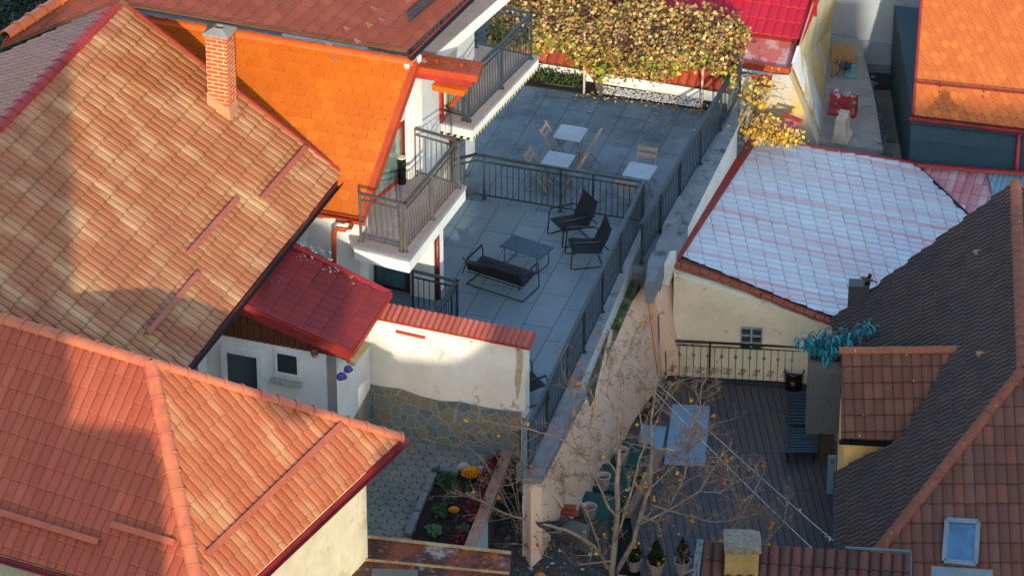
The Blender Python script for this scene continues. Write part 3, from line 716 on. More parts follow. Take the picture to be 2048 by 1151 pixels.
# clutter + lamp
lp = wallpt(631, 703, wallF, fz)+AZ(fz)*.06
la = thing('wall_lamp', 'round wall lamp below the wooden gable boards of the outbuilding', 'lamp', lp)
m = MB(); m.smooth = True; m.lathe([(0, .0), (.07, 0), (.075, .06), (.05, .1), (0, .11)], lp+Z*.0, 12); m.build('lamp_cap', M('brown_cap', '6a4434', '5a3828', .7), la)
m = MB(); m.smooth = True; m.lathe([(0, -.09), (.04, -.08), (.065, -.03), (.06, 0), (0, .0)], lp, 12); m.build('lamp_glass', M('cloudy_glass', '8c8c84', '7c7c74', .3), la)
# ================================================================== COURTYARD, TERRACES
zc = -.9
m = MB(); m.prism([U(560, 800, zc), U(740, 835, zc), U(1046, 912, zc), U(1035, 905, zc), U(952, 1090, zc), U(935, 1200, zc), U(560, 1300, zc)], -3.4, zc-.05)
struct(m.build('courtyard', M('dark_joint_sand', '3c4040', '2c302f', .95, 6)))
# interlocking pavers as one paved sheet
m = MB(); S_ = .13; cxp = U(860, 950, zc)
yard = [U(600, 815, zc), U(740, 838, zc), U(1030, 905, zc), U(1005, 935, zc), U(870, 935, zc), U(800, 1110, zc), U(700, 1200, zc), U(560, 1200, zc)]
def inside(p, poly):
    c = False
    for i in range(len(poly)):
        a, b = poly[i], poly[(i+1) % len(poly)]
        if (a.y > p.y) != (b.y > p.y) and p.x < (b.x-a.x)*(p.y-a.y)/(b.y-a.y)+a.x: c = not c
    return c
for i in range(-22, 23):
    for j in range(-26, 27):
        a = AZ(8); b = AZ(98); p = cxp+b*(i*S_*1.732+(j % 2)*S_*.866)+a*(j*S_*1.5)
        if not inside(p, yard): continue
        pts = []
        for k in range(6):
            t0 = R_(60*k+30); t1 = R_(60*k+90); q0 = (math.cos(t0), math.sin(t0)); q1 = (math.cos(t1), math.sin(t1))
            sg = 1 if k < 3 else -1
            for f, w in ((0, 0), (.3, .09*sg), (.7, -.09*sg)):
                x = q0[0]+(q1[0]-q0[0])*f; y = q0[1]+(q1[1]-q0[1])*f; tx, ty = (q0[0]+q1[0])/2, (q0[1]+q1[1])/2
                pts.append(((x+tx*w)*S_*.965, (y+ty*w)*S_*.965))
        h = rnd.uniform(-.006, .004)
        m.hull8([p+b*x+a*y+Z*(-.06) for x, y in pts], [p+b*x*.97+a*y*.97+Z*h for x, y in pts])
t = NT('pavers'); g = t.n('ShaderNodeNewGeometry'); fn = t.noise(t.pos(), 20, 6, .75)
col = t.mix(g.outputs['Random Per Island'], lin('74786f'), lin('686c66')); col = t.mix(t.ramp(t.noise(t.pos(), .9, 6), .45, .7), col, lin('565a5a'))
col = t.mix(1., col, t_comb(t, t.math('MULTIPLY_ADD', fn, .5, .75)), 'MULTIPLY'); t.l(col, t.b.inputs[0]); t.b.inputs['Roughness'].default_value = .9; t.bump(fn, .4, .006)
struct(m.build('paving', t.m))
# terraces
def MTile(name, c1, c2, stain, sa, st, ss):
    return MBrick(name, 1.2, .6, c1, c2, '262c30', .008, .37, .6, stain, sa, .25, ss, st)
T_L = MTile('lounge_tiles', '6a7c86', '60727c', '525c66', .45, (.4, .75), 1.1)
T_Bi = MTile('bistro_tiles', '64757f', '5a6b75', '2c3436', .85, (.45, .66), .6)
te = U(1280, 459, 0); tl = U(1145, 776, 0); tw = U(880, 389, 0)
zt = -.4
ls = .98
s1_, s2_, s3_ = U(825, 541, ls)-Z*.98, U(914, 562, ls)-Z*.98, U(862, 634, ls)-Z*.98
fz_ = lambda p, a=0., b=0.: V((p.x, p.y, 0))+AZ(112)*a+AZ(22)*b
lounge = [U(800, 376, 0), te, tl, U(1120, 835, 0), U(1080, 953, 0), U(1045, 955, 0), U(1051, 840, 0), U(960, 760, 0), U(700, 645, 0)]
lt = thing('lounge_terrace', 'raised grey tiled terrace with the black lounge furniture and a charcoal railing', 'terrace', (te.x-2, te.y-2, zc))
o = MB().prism(lounge, -.06, 0).build('floor', T_L, lt, az=17)

MB().prism(lounge, -3.4, -.06).build('wall', M('terrace_plaster', 'b9bcbc', 'a8acad', .9, 1.5, fa=.1, c3='8c9090', sc3=1.4), lt)
m = MB(); q = (tl-te).normalized(); nr = Z.cross(q) if Z.cross(q).x > 0 else -Z.cross(q)
m.beam(te+nr*.02-Z*.02, tl+nr*.02-Z*.02, .16, .05); m.build('edge_ledge', copingM, lt)
m = MB(); m.prism([U(1130, 774, .05), U(1174, 781, .05), U(1083, 956, .05), U(1046, 955, .05), U(1052, 905, .05)], -.08, .06); m.build('end_coping', copingM, lt)
MB().prism([U(1128, 778, 0), U(1173, 783, 0), U(1083, 957, 0), U(1062, 972, 0), U(1052, 957, 0)], -3.3, -.085).build('end_wall', plasterPink, lt)
m = MB(); st_ = U(1240, 450, -.02)
for (a, b) in ((948, 403), (1236, 449)): pass
bt = thing('bistro_terrace', 'lower dark stained tiled terrace with the small folding tables', 'terrace', U(1150, 300, zt)-Z*3)
bis = [U(760, 440, zt), U(1320, 540, zt), U(1492, 232, zt), U(1424, 221, zt), U(1036, 168, zt), U(930, 150, zt)]
MB().prism(bis, -3.4, zt).build('floor', T_Bi, bt, az=17)
# parapet with coping between the terrace and the whitewashed roof
zk = zt+.05
pw = thing('parapet_wall', 'rendered parapet wall with grey stone coping between the cafe terrace and the whitewashed roof', 'wall', U(1380, 430, -3.0))
m = MB(); far = [U(1481, 196, zk), U(1500, 203, zk), U(1388, 428, zk), U(1355, 500, zk), U(1318, 500, zk), U(1345, 430, zk)]
m.prism(far, -3.3, zk); m.build('coping', copingM, pw)
m = MB(); nr_ = [U(1358, 391, zk+.17), U(1380, 394, zk+.17), U(1307, 563, zk+.17), U(1291, 561, zk+.17), U(1296, 520, zk+.17), U(1325, 463, zk+.17), U(1324, 452, zk+.17)]
m.prism(nr_, zk-.35, zk+.17); m.build('raised_coping', copingM, pw)
m = MB(); A0, B0 = U(1500, 210, zk-.01), U(1338, 530, zk-.01); d_ = (B0-A0).normalized(); n_ = Z.cross(d_); n_ = n_ if n_.x > 0 else -n_
Bm = A0+(B0-A0)*.8; m.prism([A0, Bm, Bm-n_*.3, A0-n_*.3], -1.7, zk-.012); m.prism([Bm, B0, B0-n_*.3, Bm-n_*.3], -.85, zk-.013); m.build('wall', plasterW2, pw)
# railings
def railing(label, base, h, posts, loc, group=None, mat=metalD, sp=.115):
    r = thing('metal_railing', label, 'railing', loc, group); rail_parts(r, base, h, mat, sp, posts); return r
def onl(a, b, x):
    "point of the line a-b whose picture column is x"
    lo, hi = 0., 1.
    def col(t):
        p = a+(b-a)*t-CAM; return 1024+FPX*p.x/p.dot(FW)
    s = 1 if col(1) > col(0) else -1
    for _ in range(40):
        mid = (lo+hi)/2
        if (col(mid)-x)*s < 0: lo = mid
        else: hi = mid
    return a+(b-a)*lo
q1 = U(1287, 363, 1.02)-Z*1.02; q2 = U(1056, 852, 1.02)-Z*1.02
railing('long charcoal railing along the outer edge of the lounge terrace', [q1, q2], 1.02, [onl(q1, q2, x) for x in (1287, 1241, 1204, 1167, 1134, 1093, 1057)], q1)
a1, a2, a3 = U(968, 312, 1.02)-Z*1.02, U(951, 309, 1.02)-Z*1.02, U(905, 320, 1.02)-Z*1.02
railing('charcoal railing crossing between the two terrace levels', [q1-AZ(107)*.04, a1, a2, a3], 1.02, [onl(a1, q1, 1121), a1, a1+(q1-a1).normalized()*2.35, a3], a1, sp=.125)
b0, b1_ = U(1282, 448, zk+.98)-Z*.98, U(1482, 114, zk+.98)-Z*.98
railing('charcoal railing on the parapet coping beside the folding tables', [b0, b1_], .98, [onl(b0, b1_, x) for x in (1283, 1320, 1358, 1400, 1440, 1482)], b0)
railing('short dark blue railing around the stair head below the balcony', [s1_, s2_, s3_], .98, [s1_, s2_-(s2_-s1_).normalized()*.0, s3_], s1_, sp=.12)
# ================================================================== courtyard boundary wall
zw = 1.6
W = thing('boundary_wall', 'white courtyard wall with red tile coping and a rubble stone base', 'wall', U(900, 870, zc))
wa, wb = U(738, 632, zw), U(1050, 694, zw); wd_ = (wb-wa).normalized(); wn = wd_.cross(Z); 
if wn.y > 0: wn = -wn
m = MB(); m.prism([wa-wd_*.05, wb, wb-wn*.25, wa-wd_*.05-wn*.25], -3.3, zw); m.build('wall', plasterW2, W)
# return wall towards the outbuilding
m = MB(); ra = wa+wn*.002; rb = V((cz.x, cz.y, zw))+AZ(108.6)*.002; m.prism([ra, rb, rb-AZ(108.6)*.2, ra-AZ(108.6)*.25-wn*.0], -3.3, zw+.35); m.build('side_wall', plasterW2, W)
cp = PL(wa+wn*.08, wb+wn*.08, wa-wn*.27+Z*.12)
cpo = [wa+wn*.1-wd_*.02, wb+wn*.1+wd_*.12, wb-wn*.28+wd_*.12, wa-wn*.28-wd_*.02]; cpo = [V((p.x, p.y, cp.drop(p)+.05)) for p in cpo]; cp2 = PL(cpo[0], cpo[1], cpo[2])
tileroof(cpo, cp2, 'coping_tiles', [MT('coping_tiles_red', ('9c5446', '94493c', 'a45c4c'), .12, .5, '7a3a28', .05, .4, dirt='7c3026'), orangeTrim], W, .12, .5, .03, .01, barrel, .03)
# rubble base
stM = MStone('rubble', 4.6, ('585e5c', '686e6a', '756c54'), '80827c', .06)
m = MB(); P = [(735, 770), (760, 775), (800, 780), (840, 795), (880, 804), (920, 806), (960, 815), (1000, 822), (1040, 826)]
bs = [wallpt(x, y, wa+wn*.07, math.degrees(math.atan2(wn.x, wn.y))) for x, y in P]
for p, q in zip(bs, bs[1:]):
    pl0, ql0 = V((p.x, p.y, zc-.05)), V((q.x, q.y, zc-.05)); o = wn*.07; bk = -wn*.06
    m.hull8([pl0+o, ql0+o, ql0+bk, pl0+bk], [p+o*.3, q+o*.3, q+bk, p+bk])
rs = bs[0]+wn*.06; sdw = AZ(19)
q0 = V((cz.x, cz.y, bs[0].z-.25))+AZ(108.6)*.05; p0_ = V((ra.x, ra.y, bs[0].z))+AZ(108.6)*.05
m.hull8([V((p0_.x, p0_.y, zc-.05))+AZ(108.6)*.03, V((q0.x, q0.y, zc-.05))+AZ(108.6)*.03, V((q0.x, q0.y, zc-.05))-AZ(108.6)*.04, V((p0_.x, p0_.y, zc-.05))-AZ(108.6)*.04], [p0_, q0, q0-AZ(108.6)*.05, p0_-AZ(108.6)*.05])
m.build('stone_base', stM, W)
m = MB(); pr = [wallpt(x, y, wa+wn*.02, math.degrees(math.atan2(wn.x, wn.y))) for x, y in ((1032, 694), (1046, 700), (1046, 730), (1040, 780), (1034, 800), (1030, 760), (1034, 720))]
m.face([p+wn*.012 for p in pr]); m.build('broken_render', M('broken_render', 'b8a894', '9c8870', .95, 9, c3='7c5c44', sc3=7), W)
m = MB(); a_, b_ = wallpt(792, 662, wa+wn*.03, math.degrees(math.atan2(wn.x, wn.y))), wallpt(850, 675, wa+wn*.03, math.degrees(math.atan2(wn.x, wn.y)))
m.beam(a_, b_, .04, .05); m.build('ledge_tile', orangeTrim, W)
# garden retaining wall
hw = thing('garden_wall', 'low garden wall with pinkish brick coping and pale plaster side beside the red shrubs', 'wall', U(1000, 980, -3.0))
g0_, g1_ = U(1040, 868, zc+.1), U(945, 1105, zc+.1); gd_ = (g1_-g0_).normalized(); gn = Z.cross(gd_); gn = gn if gn.x > 0 else -gn
m = MB(); m.prism([g0_, g1_, g1_-gn*.17, g0_-gn*.17], -3.4, zc+.1); m.build('wall', M('pale_blue_render', 'a9b1b6', '8f989e', .9, 2, c3='6c7478', sc3=2, streak=2), hw)
m = MB(); m.prism([g0_+gn*.02, g1_+gn*.02, g1_-gn*.19, g0_-gn*.19], zc+.1, zc+.15); m.build('coping', MBrick('brick_coping', .07, .3, 'a87c68', '9c705c', '8c7c70', .006, 0), hw, az=14)
# chain link mesh panel in front of it
fm = thing('wire_fence', 'leaning piece of diamond wire mesh against the pale garden wall', 'fence', U(975, 1080, -2.3))
f0_, f1_ = g1_-gd_*.1+gn*.1, g1_-gd_*1.2+gn*.1; m = MB(); hgt = .8
for k in range(12):
    for s in (1, -1):
        a = V((f0_.x, f0_.y, -2.3))+(f1_-f0_)*(k/12.); b = a+(f1_-f0_)*(3/12.)*s+Z*hgt
        m.beam(a, b, .008, .008)
m.build('mesh', metalBk, fm)
# kerbs, bed
bed = [U(1005, 938, zc), U(885, 945, zc), U(812, 1110, zc), U(930, 1120, zc), U(1000, 960, zc)]
struct(MB().prism([U(1010, 915, zc), U(876, 940, zc), U(805, 1120, zc), U(930, 1130, zc), U(1030, 905, zc)], -3.4, zc-.03).build('flower_bed', M('dark_soil', '1f1a16', '14110f', 1., 9, fine=40, fa=.5, bump=.8, bd=.02)))
kerbM = M('kerb_concrete', '6c7276', '5a6064', .9, 5, fa=.25)
def stones(name, label, pts, w, h, z, group):
    for i, (a, b) in enumerate(pts):
        p, q = U(*a, z), U(*b, z); m = MB(); m.beam(p+Z*h/2, q+Z*h/2, w, h); o = m.build(name, kerbM, None, bev=.012); c = (p+q)/2
        tag(o, label[i], 'kerb stone', group)
stones('kerb_stone', ['kerb stone nearest the rusty roof, edging the flower bed', 'second kerb stone from the rusty roof, edging the flower bed', 'third kerb stone from the rusty roof, edging the flower bed', 'kerb stone at the turned corner of the flower bed edging'],
       [((815, 1072), (833, 1030)), ((835, 1026), (850, 990)), ((852, 986), (868, 952)), ((880, 942), (916, 949))], .13, .1, zc, 'kerb stones around the flower bed')
stones('kerb_stone', ['long grey kerb block at the foot of the rubble wall, left one of the pair', 'grey kerb block at the foot of the rubble wall, by the red shrubs'], [((895, 876), (945, 893)), ((950, 897), (998, 908))], .2, .16, zc, 'kerb blocks below the rubble wall')
# rocks beside flowers
def rock(p, s, label, mat=None, seed=0, cat='rock'):
    r = random.Random(seed); bm = bmesh.new(); bmesh.ops.create_icosphere(bm, subdivisions=2, radius=1)
    for v in bm.verts:
        v.co *= 1+r.uniform(-.18, .18); v.co = V((v.co.x*s[0], v.co.y*s[1], max(v.co.z, -.5)*s[2]))
    me = bpy.data.meshes.new('rock'); bm.to_mesh(me); bm.free(); me.materials.append(mat or M('pale_rock', '9a9ea0', '84898c', .9, 6))
    o = bpy.data.objects.new('rock', me); COL.objects.link(o); o.location = V(p)+Z*s[2]*.45; return tag(o, label, cat)
rock(U(735, 840, zc), (.13, .1, .1), 'pale rock at the left foot of the rubble stone base', seed=1)
rock(U(927, 938, zc), (.14, .09, .1), 'light grey rock behind the orange flowers on the left', seed=2)
rock(U(966, 942, zc), (.12, .08, .09), 'light grey rock behind the orange flowers on the right', seed=3)
# ================================================================== PINK WALL + moss ledge
ny = thing('retaining_wall', 'tall pink rendered wall below the lounge terrace, mossy stone ledge on top', 'wall', U(1200, 800, -3.2))
zm = -.74
t_ = [U(1338, 528, zm+.1), U(1309, 566, zm+.1), U(1291, 563, zm), U(1264, 604, zm), U(1222, 700, zm), U(1190, 790, zm), U(1172, 835, zm)]
b_ = [U(1372, 752, -3.2), U(1327, 757, -3.2), U(1318, 770, -3.2), U(1290, 808, -3.2), U(1262, 850, -3.2), U(1238, 905, -3.2), U(1215, 950, -3.2)]
t2_ = [U(1172, 784, -.08), U(1083, 957, -.08)]; 
b2_ = [U(1215, 950, -3.2), U(1143, 1040, -2.2)]
m = MB()
T = t_+t2_; Bb = b_+b2_
for i in range(len(T)-1): m.face([Bb[i], Bb[i+1], T[i+1], T[i]]) 
m.build('wall', plasterPink, ny)
mossM = M('mossy_stone', '6a6c68', '55584f', .95, 5, fine=30, fa=.4, bump=.8, bd=.02, c3='3c5220', sc3=3.2, t3=(.5, .56))
m = MB(); m.prism([U(1279, 519, zm), U(1296, 521, zm), U(1264, 604, zm), U(1222, 700, zm), U(1190, 790, zm), U(1172, 835, zm), U(1152, 830, zm), U(1200, 700, zm), U(1240, 600, zm)], -3.3, zm); m.build('mossy_ledge', mossM, ny)
m = MB(); m.prism([U(1220, 665, zm+.02), U(1225, 668, zm+.02), U(1195, 795, zm+.02), U(1190, 793, zm+.02)], zm-.2, zm+.12); m.build('ledge_lip', plasterPink, ny)
for x, y in ((1218, 705), (1167, 830)):
    p = U(x+2, y+8, zm-.1); m = MB(); m.box(p-Z*.16, .1, .08, .16, 20); m.build('block_end', M('yellow_block', 'b89858', 'a88848', .9), ny)
# moss clumps
moss = MLeaf('moss_green', ('3a5420', '2c4418', '4c6428'))
def clump(m, c, r, n, s, h=.5, rr=rnd):
    for _ in range(n):
        a = rr.uniform(0, 6.283); d = r*math.sqrt(rr.random()); p = c+V((math.cos(a)*d, math.sin(a)*d, rr.random()*h*r))
        leafq(m, p, s*rr.uniform(.6, 1.3), rr)
def leafq(m, p, s, rr, nrm=None, long=1.6):
    n = nrm or V((rr.gauss(0, 1), rr.gauss(0, 1), rr.gauss(0, 1)+.5)).normalized(); a = n.orthogonal().normalized(); t = rr.uniform(0, 6.28)
    u = a*math.cos(t)+n.cross(a)*math.sin(t); w = n.cross(u)
    m.face([p-u*s*long*.5, p+w*s*.42-u*s*.1+n*s*.08, p+u*s*long*.5, p-w*s*.42+u*s*.1+n*s*.08])
m = MB()
for x, y, r in ((1262, 570, .12), (1255, 590, .14), (1248, 612, .1), (1230, 640, .09), (1226, 655, .12), (1268, 552, .07)): clump(m, U(x, y, zm), r, 130, .025, .3)
o = m.build('moss', moss); tag(o, 'green moss growing in clumps on the stone ledge below the railing', 'moss', kind='stuff')
# ================================================================== WHITEWASHED ROOF HOUSE
zL = -.6
pA_ = U(1345, 520, zL); wb0 = U(1330, 752, -3.2); eR = U(1650, 775, -3.2); 
def over(px, py, base):
    "height on the vertical over base seen at picture row py"
    lo, hi = base.z, base.z+6
    for _ in range(40):
        mid = (lo+hi)/2; p = V((base.x, base.y, mid))-CAM; y = 575.5-FPX*p.dot(UPV)/p.dot(FW)
        if y > py: lo = mid
        else: hi = mid
    return V((base.x, base.y, lo))
pB_ = over(1665, 636, eR); Wp = PL(pA_, pB_, pA_+AZ(-4))
Hw = thing('shed', 'low house with a whitewashed pink stained metal tile roof and beige wall', 'shed', U(1480, 760, -3.2))
pw_ = [Wp.px(1345, 519), Wp.px(1505, 277), Wp.px(1832, 333), Wp.px(2000, 500), Wp.px(1990, 770), Wp.px(1665, 638), Wp.px(1500, 575)]
rw = tileroof(pw_, Wp, 'roof', [T_W, slabM], Hw, .22, .35, .022, .024, [(0, 0), (.06, 0), (.1, .8), (.3, 1), (.7, 1), (.96, .8)], .08, v0=Wp.px(1345, 519), sag=.012, jit=.006)
m = MB(); a_, b_ = Wp.px(1342, 518), Wp.px(1501, 276); m.beam(a_+AZ(110)*.07+Wp.n*.06, b_+AZ(110)*.07+Wp.n*.06, .22, .06, up=Wp.n); m.build('side_flashing', redTrim, rw)
caps(Wp.px(1508, 278)+Wp.n*.03, Wp.px(1835, 330)+Wp.n*.03, Wp.n, 'verge_cap', redCap, rw, .075, .5, .004)
# brick coping line along the near wall
mm = MB(); mm2 = MB(); pts = [(1343, 521), (1380, 533), (1420, 545), (1460, 560), (1500, 575), (1545, 592), (1590, 610), (1630, 628), (1668, 640)]
for (x0, y0), (x1, y1) in zip(pts, pts[1:]):
    for k in range(2):
        f0, f1 = k/2, (k+.93)/2; a = Wp.px(x0+(x1-x0)*f0, y0+(y1-y0)*f0+rnd.uniform(-1, 2)); b = Wp.px(x0+(x1-x0)*f1, y0+(y1-y0)*f1+rnd.uniform(-1, 2))
        mm.beam(a-Z*.03-AZ(0)*.03, b-Z*.03-AZ(0)*.03, .17, .05); mm2.beam(a-Z*.085, b-Z*.085+(b-a)*.08, .14, .05)
mm.build('brick_edge', M('edge_bricks', '9c4a30', '7c3a28', .9, 9, c3='5c3a30', sc3=6), rw, bev=.008); mm2.build('mortar_bed', M('mortar', '8c8474', '6c665c', .95, 8), rw)
m = MB(); wl = []
for x, y in pts[:-1]+[(1668, 640)]:
    a = Wp.px(x, y); 
    bb_ = wb0+(eR-wb0)*((x-1330)/(1650-1330)); wl.append((V((bb_.x, bb_.y, -3.2)), V((bb_.x, bb_.y, Wp.drop(bb_)-.12))))
for (p0, p1), (q0, q1_) in zip(wl, wl[1:]):
    bk = V((0, .25, 0)); m.hull8([p0, q0, q0+bk, p0+bk], [p1, q1_, q1_+bk, p1+bk])
m.build('wall', plasterBeige, Hw)
# glass block window
c0_ = wallpt(1502, 698, wb0, 187); nw = AZ(187); r_ = AZ(277)
m = MB(); m.box(V((c0_.x, c0_.y, c0_.z))-nw*.02, .46, .08, .56, 187); gb = m.build('window', M('window_grime', '98a0a4', '848c90', .8), Hw)
for i in range(2):
    for j in range(3):
        m = MB(); m.box(c0_+nw*.015+r_*(-.11+.22*i)+Z*(.03+.175*j), .18, .05, .14, 187); m.build('glass_block', MGlass('block_glass', '1c262c', .3), gb, bev=.01)
# second strip roof beyond
z0_ = Wp.px(1835, 330).z+.05
W2 = PL(U(1835, 335, z0_-.1), U(1980, 341, z0_-.05), U(1935, 430, z0_-.35))
an = thing('annex_roof', 'pink stained corrugated metal roof beyond the dark seam, next to the charcoal roof', 'roof', Wp.px(1900, 380)-Z*.5)
tileroof([W2.px(1828, 332), W2.px(1972, 338), W2.px(2000, 480), W2.px(1945, 460)], W2, 'roof', [MT('pink_sheet', ('c08c94', 'b8808a', 'c89aa0'), .2, .35, '5c3c44', .04, .7, 'd0c8cc', (.5, .6), (.4, .4), .7, dirt='a84c5c', da=.5), redTrim], an, .2, .35, .03, .02)
m = MB(); m.beam(Wp.px(1830, 334)+Z*.03, Wp.px(1940, 440)+Z*.03, .16, .03); m.build('seam_flashing', M('dark_seam', '2c2e32', '222428', .6), an)
caps(U(1835, 330, z0_+.03), U(2120, 352, z0_+.2), Z, 'verge_cap', redCap, an, .075, .5, .004)
bl_ = thing('canopy', 'small pale blue ribbed sheet roof at the right edge, above the charcoal roof ridge', 'roof', Wp.px(2010, 370)-Z*.6)
W3 = PL(U(1975, 345, z0_-.0), U(2100, 350, z0_+.05), U(1990, 400, z0_-.2))
tileroof([W3.px(1975, 344), W3.px(2090, 350), W3.px(2090, 420), W3.px(1990, 420)], W3, 'sheet', [M('pale_blue_sheet', '7c9cb0', '6c8ca0', .5), slabM], bl_, .12, 2, .02, .0)
# ================================================================== DECK
dk = [U(1325, 757, -3.2), U(1700, 780, -3.2), U(1690, 1300, -3.2), U(1130, 1300, -3.2), U(1238, 905, -3.2)]
deck = thing('deck', 'dark bluish composite plank deck in the yard at lower right', 'deck', U(1500, 900, -3.3))
MB().prism(dk, -3.42, -3.25).build('joists', darkV, deck)
plankM = None
t = NT('deck_boards'); g = t.n('ShaderNodeNewGeometry'); mp = t.n('ShaderNodeMapping'); t.l(t.pos(), mp.inputs[0]); mp.inputs['Scale'].default_value = (30, 1.5, 1)
col = t.mix(g.outputs['Random Per Island'], lin('4e4743'), lin('3a3c40')); col = t.mix(t.ramp(t.noise(mp.outputs[0], 1, 4), .4, .7), col, lin('463c36'))
col = t.mix(t.math('MULTIPLY', t.ramp(t.noise(t.pos(), .8, 5), .45, .65), .6), col, lin('2a3a4a'))
t.l(col, t.b.inputs[0]); t.b.inputs['Roughness'].default_value = .6; t.bump(t.noise(mp.outputs[0], 2, 3), .3, .003)
m = MB(); e_, r_2 = AZ(-4.5), AZ(85.5); o_k = U(1325, 757, -3.2); pw2 = .148
for i in range(-8, 32):
    for j in range(0, 7):
        L = 1.38; a0 = o_k-e_*(.1+j*L); p = a0+r_2*(i*pw2)
        cs = [p, p+r_2*(pw2-.012), p+r_2*(pw2-.012)-e_*(L-.01), p-e_*(L-.01)]
        mid = (cs[0]+cs[2])/2
        if inside(mid, dk): m.prism(cs, -3.24, -3.2+rnd.uniform(-.0015, .0015))
m.build('boards', t.m, deck)
m = MB(); m.beam(U(1310, 757, -3.2)+Z*.03, U(1690, 779, -3.2)+Z*.03, .1, .06); m.build('edge_trim', M('dark_trim', '2c3238', '24292e', .6), deck)
# wrought iron railing
wr = thing('wrought_iron_railing', 'black wrought iron railing with scrolls along the far side of the deck', 'railing', U(1470, 765, -3.2))
i0, i1 = U(1330, 757, -3.2), U(1660, 774, -3.2); id_ = (i1-i0).normalized(); iL = (i1-i0).length; hh = .95
ironM = M('wrought_iron', '201a16', '2a201a', .6, 6, metal=.2, bump=0)
MB().beam(i0+Z*hh-id_*.06, i1+Z*hh, .045, .03).build('handrail', ironM, wr); MB().beam(i0+Z*(hh-.1), i1+Z*(hh-.1), .02, .015).build('mid_rail', ironM, wr); MB().beam(i0+Z*.07, i1+Z*.07, .02, .02).build('bottom_rail', ironM, wr)
MB().beam(i0+Z*hh-id_*.02, i0-e_*.35-id_*.0+Z*.0, .02, .02).build('brace', ironM, wr)
for x in (1330, 1418): p = onl(i0, i1, x); MB().beam(p, p+Z*hh, .035, .035).build('post', ironM, wr)
def arc(c, r, a0, a1, n=7): return [c+id_*(math.cos(R_(a0+(a1-a0)*k/n))*r)+Z*(math.sin(R_(a0+(a1-a0)*k/n))*r) for k in range(n+1)]
nb_ = int(iL/.145)
for k in range(1, nb_):
    p = i0+id_*(k*.145)
    b = MB().beam(p+Z*.08, p+Z*(hh-.11), .011, .011).build('baluster', ironM, wr)
    if k % 2:
        m = MB()
        for s in (-1, 1):
            for z, q in ((.22, 1), (.31, -1)):
                c = p+id_*s*.045+Z*z; m.tube(arc(c, .03, 90-90*q*0+(0 if s > 0 else 180), (0 if s > 0 else 180)+(250*q*s)), .006, 5)
        m.build('scroll', ironM, b)
    elif k > 1:
        m = MB(); m.tube(arc(p+Z*.62, .03, 0, 360, 10), .006, 5); m.build('ring', ironM, b)
for x in (1375, 1500, 1620):
    p = onl(i0, i1, x)+Z*(hh-.05); m = MB()
    for s in (-1, 1): m.tube([p+id_*s*.02]+arc(p+id_*s*.07, .03, 180 if s > 0 else 0, (180 if s > 0 else 0)+300*s), .006, 5); m.tube([p+id_*s*.08-Z*.02, p+id_*s*.18, p+id_*s*.26], .005, 5)
    m.build('ornament', ironM, wr)
# ================================================================== DARK ROOF HOUSE
zde = -.9
D0, D1, D2 = U(1676, 945, zde), U(2030, 368, zde+2.65), U(2046, 738, zde+2.65)
e0_ = D0; Dp = PL(D0, D1, D2)
Dh = thing('house', 'house at right with a lichen flecked charcoal and brown concrete tile roof', 'house', U(1900, 900, -3.3))
for k_, dpoly in enumerate(([(1663, 642), (2030, 366), (2046, 738), (1683, 738)], [(1803, 880), (1891, 738), (2046, 738), (1803, 1041)], [(1675, 943), (1803, 880), (1803, 1041), (1680, 1195), (1673, 1180)])):
    dr_ = tileroof([Dp.px(*q) for q in dpoly], Dp, 'roof', [T_D, M('charcoal_edge', '1a1818', '141313', .8)], Dh, .15, .34, .045, .035, barrel, .1, v0=Dp.px(1673, 945))
    if k_ == 0: darkR = dr_
hipA, hipB = Dp.px(2046, 738), Dp.px(1716, 1151)
Bp = PL(hipA, hipB, hipA+V((1, 0, 0)))
bpoly = [hipA, Bp.px(2240, 738), Bp.px(2240, 1260), Bp.px(1640, 1260), Bp.px(1690, 1183)]
browR = tileroof(bpoly, Bp, 'roof', [T_Br, slabM], Dh, .2, .38, .022, .026, barrel, .1, v0=hipA)
capD = M('lichen_cap', '7c4a36', '6c3e2e', .85, 5, fine=35, fa=.4, c3='a08878', sc3=12, t3=(.62, .66))
caps(hipA+Z*.02, hipB+Z*.02, Z, 'hip_cap', capD, browR, .11, .36, .01); caps(Dp.px(2031, 366)+Z*.02, hipA+Z*.02, Z, 'ridge_cap', capD, darkR, .12, .34, .01)
m = MB(); p = Dp.px(2031, 368); q = hipA; m.slab([p, q, q+V((4, 0, -2.2)), p+V((4, 0, -2.2))], Z, .1); m.build('roof_slope', MATS['charcoal_edge'], Dh)
for x, y in ((1962, 505), (1968, 708)):
    p = Dp.px(x, y); m = MB(); d = Dp.down(); ac = Dp.n.cross(d)
    m.hull8([p-ac*.09-d*.1, p+ac*.09-d*.1, p+ac*.09+d*.1, p-ac*.09+d*.1], [p-ac*.02-d*.1+Dp.n*.02, p+ac*.02-d*.1+Dp.n*.02, p+ac*.05+d*.1+Dp.n*.12, p-ac*.05+d*.1+Dp.n*.12]); m.build('vent_tile', M('vent_clay', '94705c', '84624e', .85), darkR)
MB().beam(Dp.px(1674, 945)-V((.04, 0, .02)), Dp.px(1674, 1170)-V((.04, 0, .02)), .06, .12).build('gutter', metalBk, Dh)
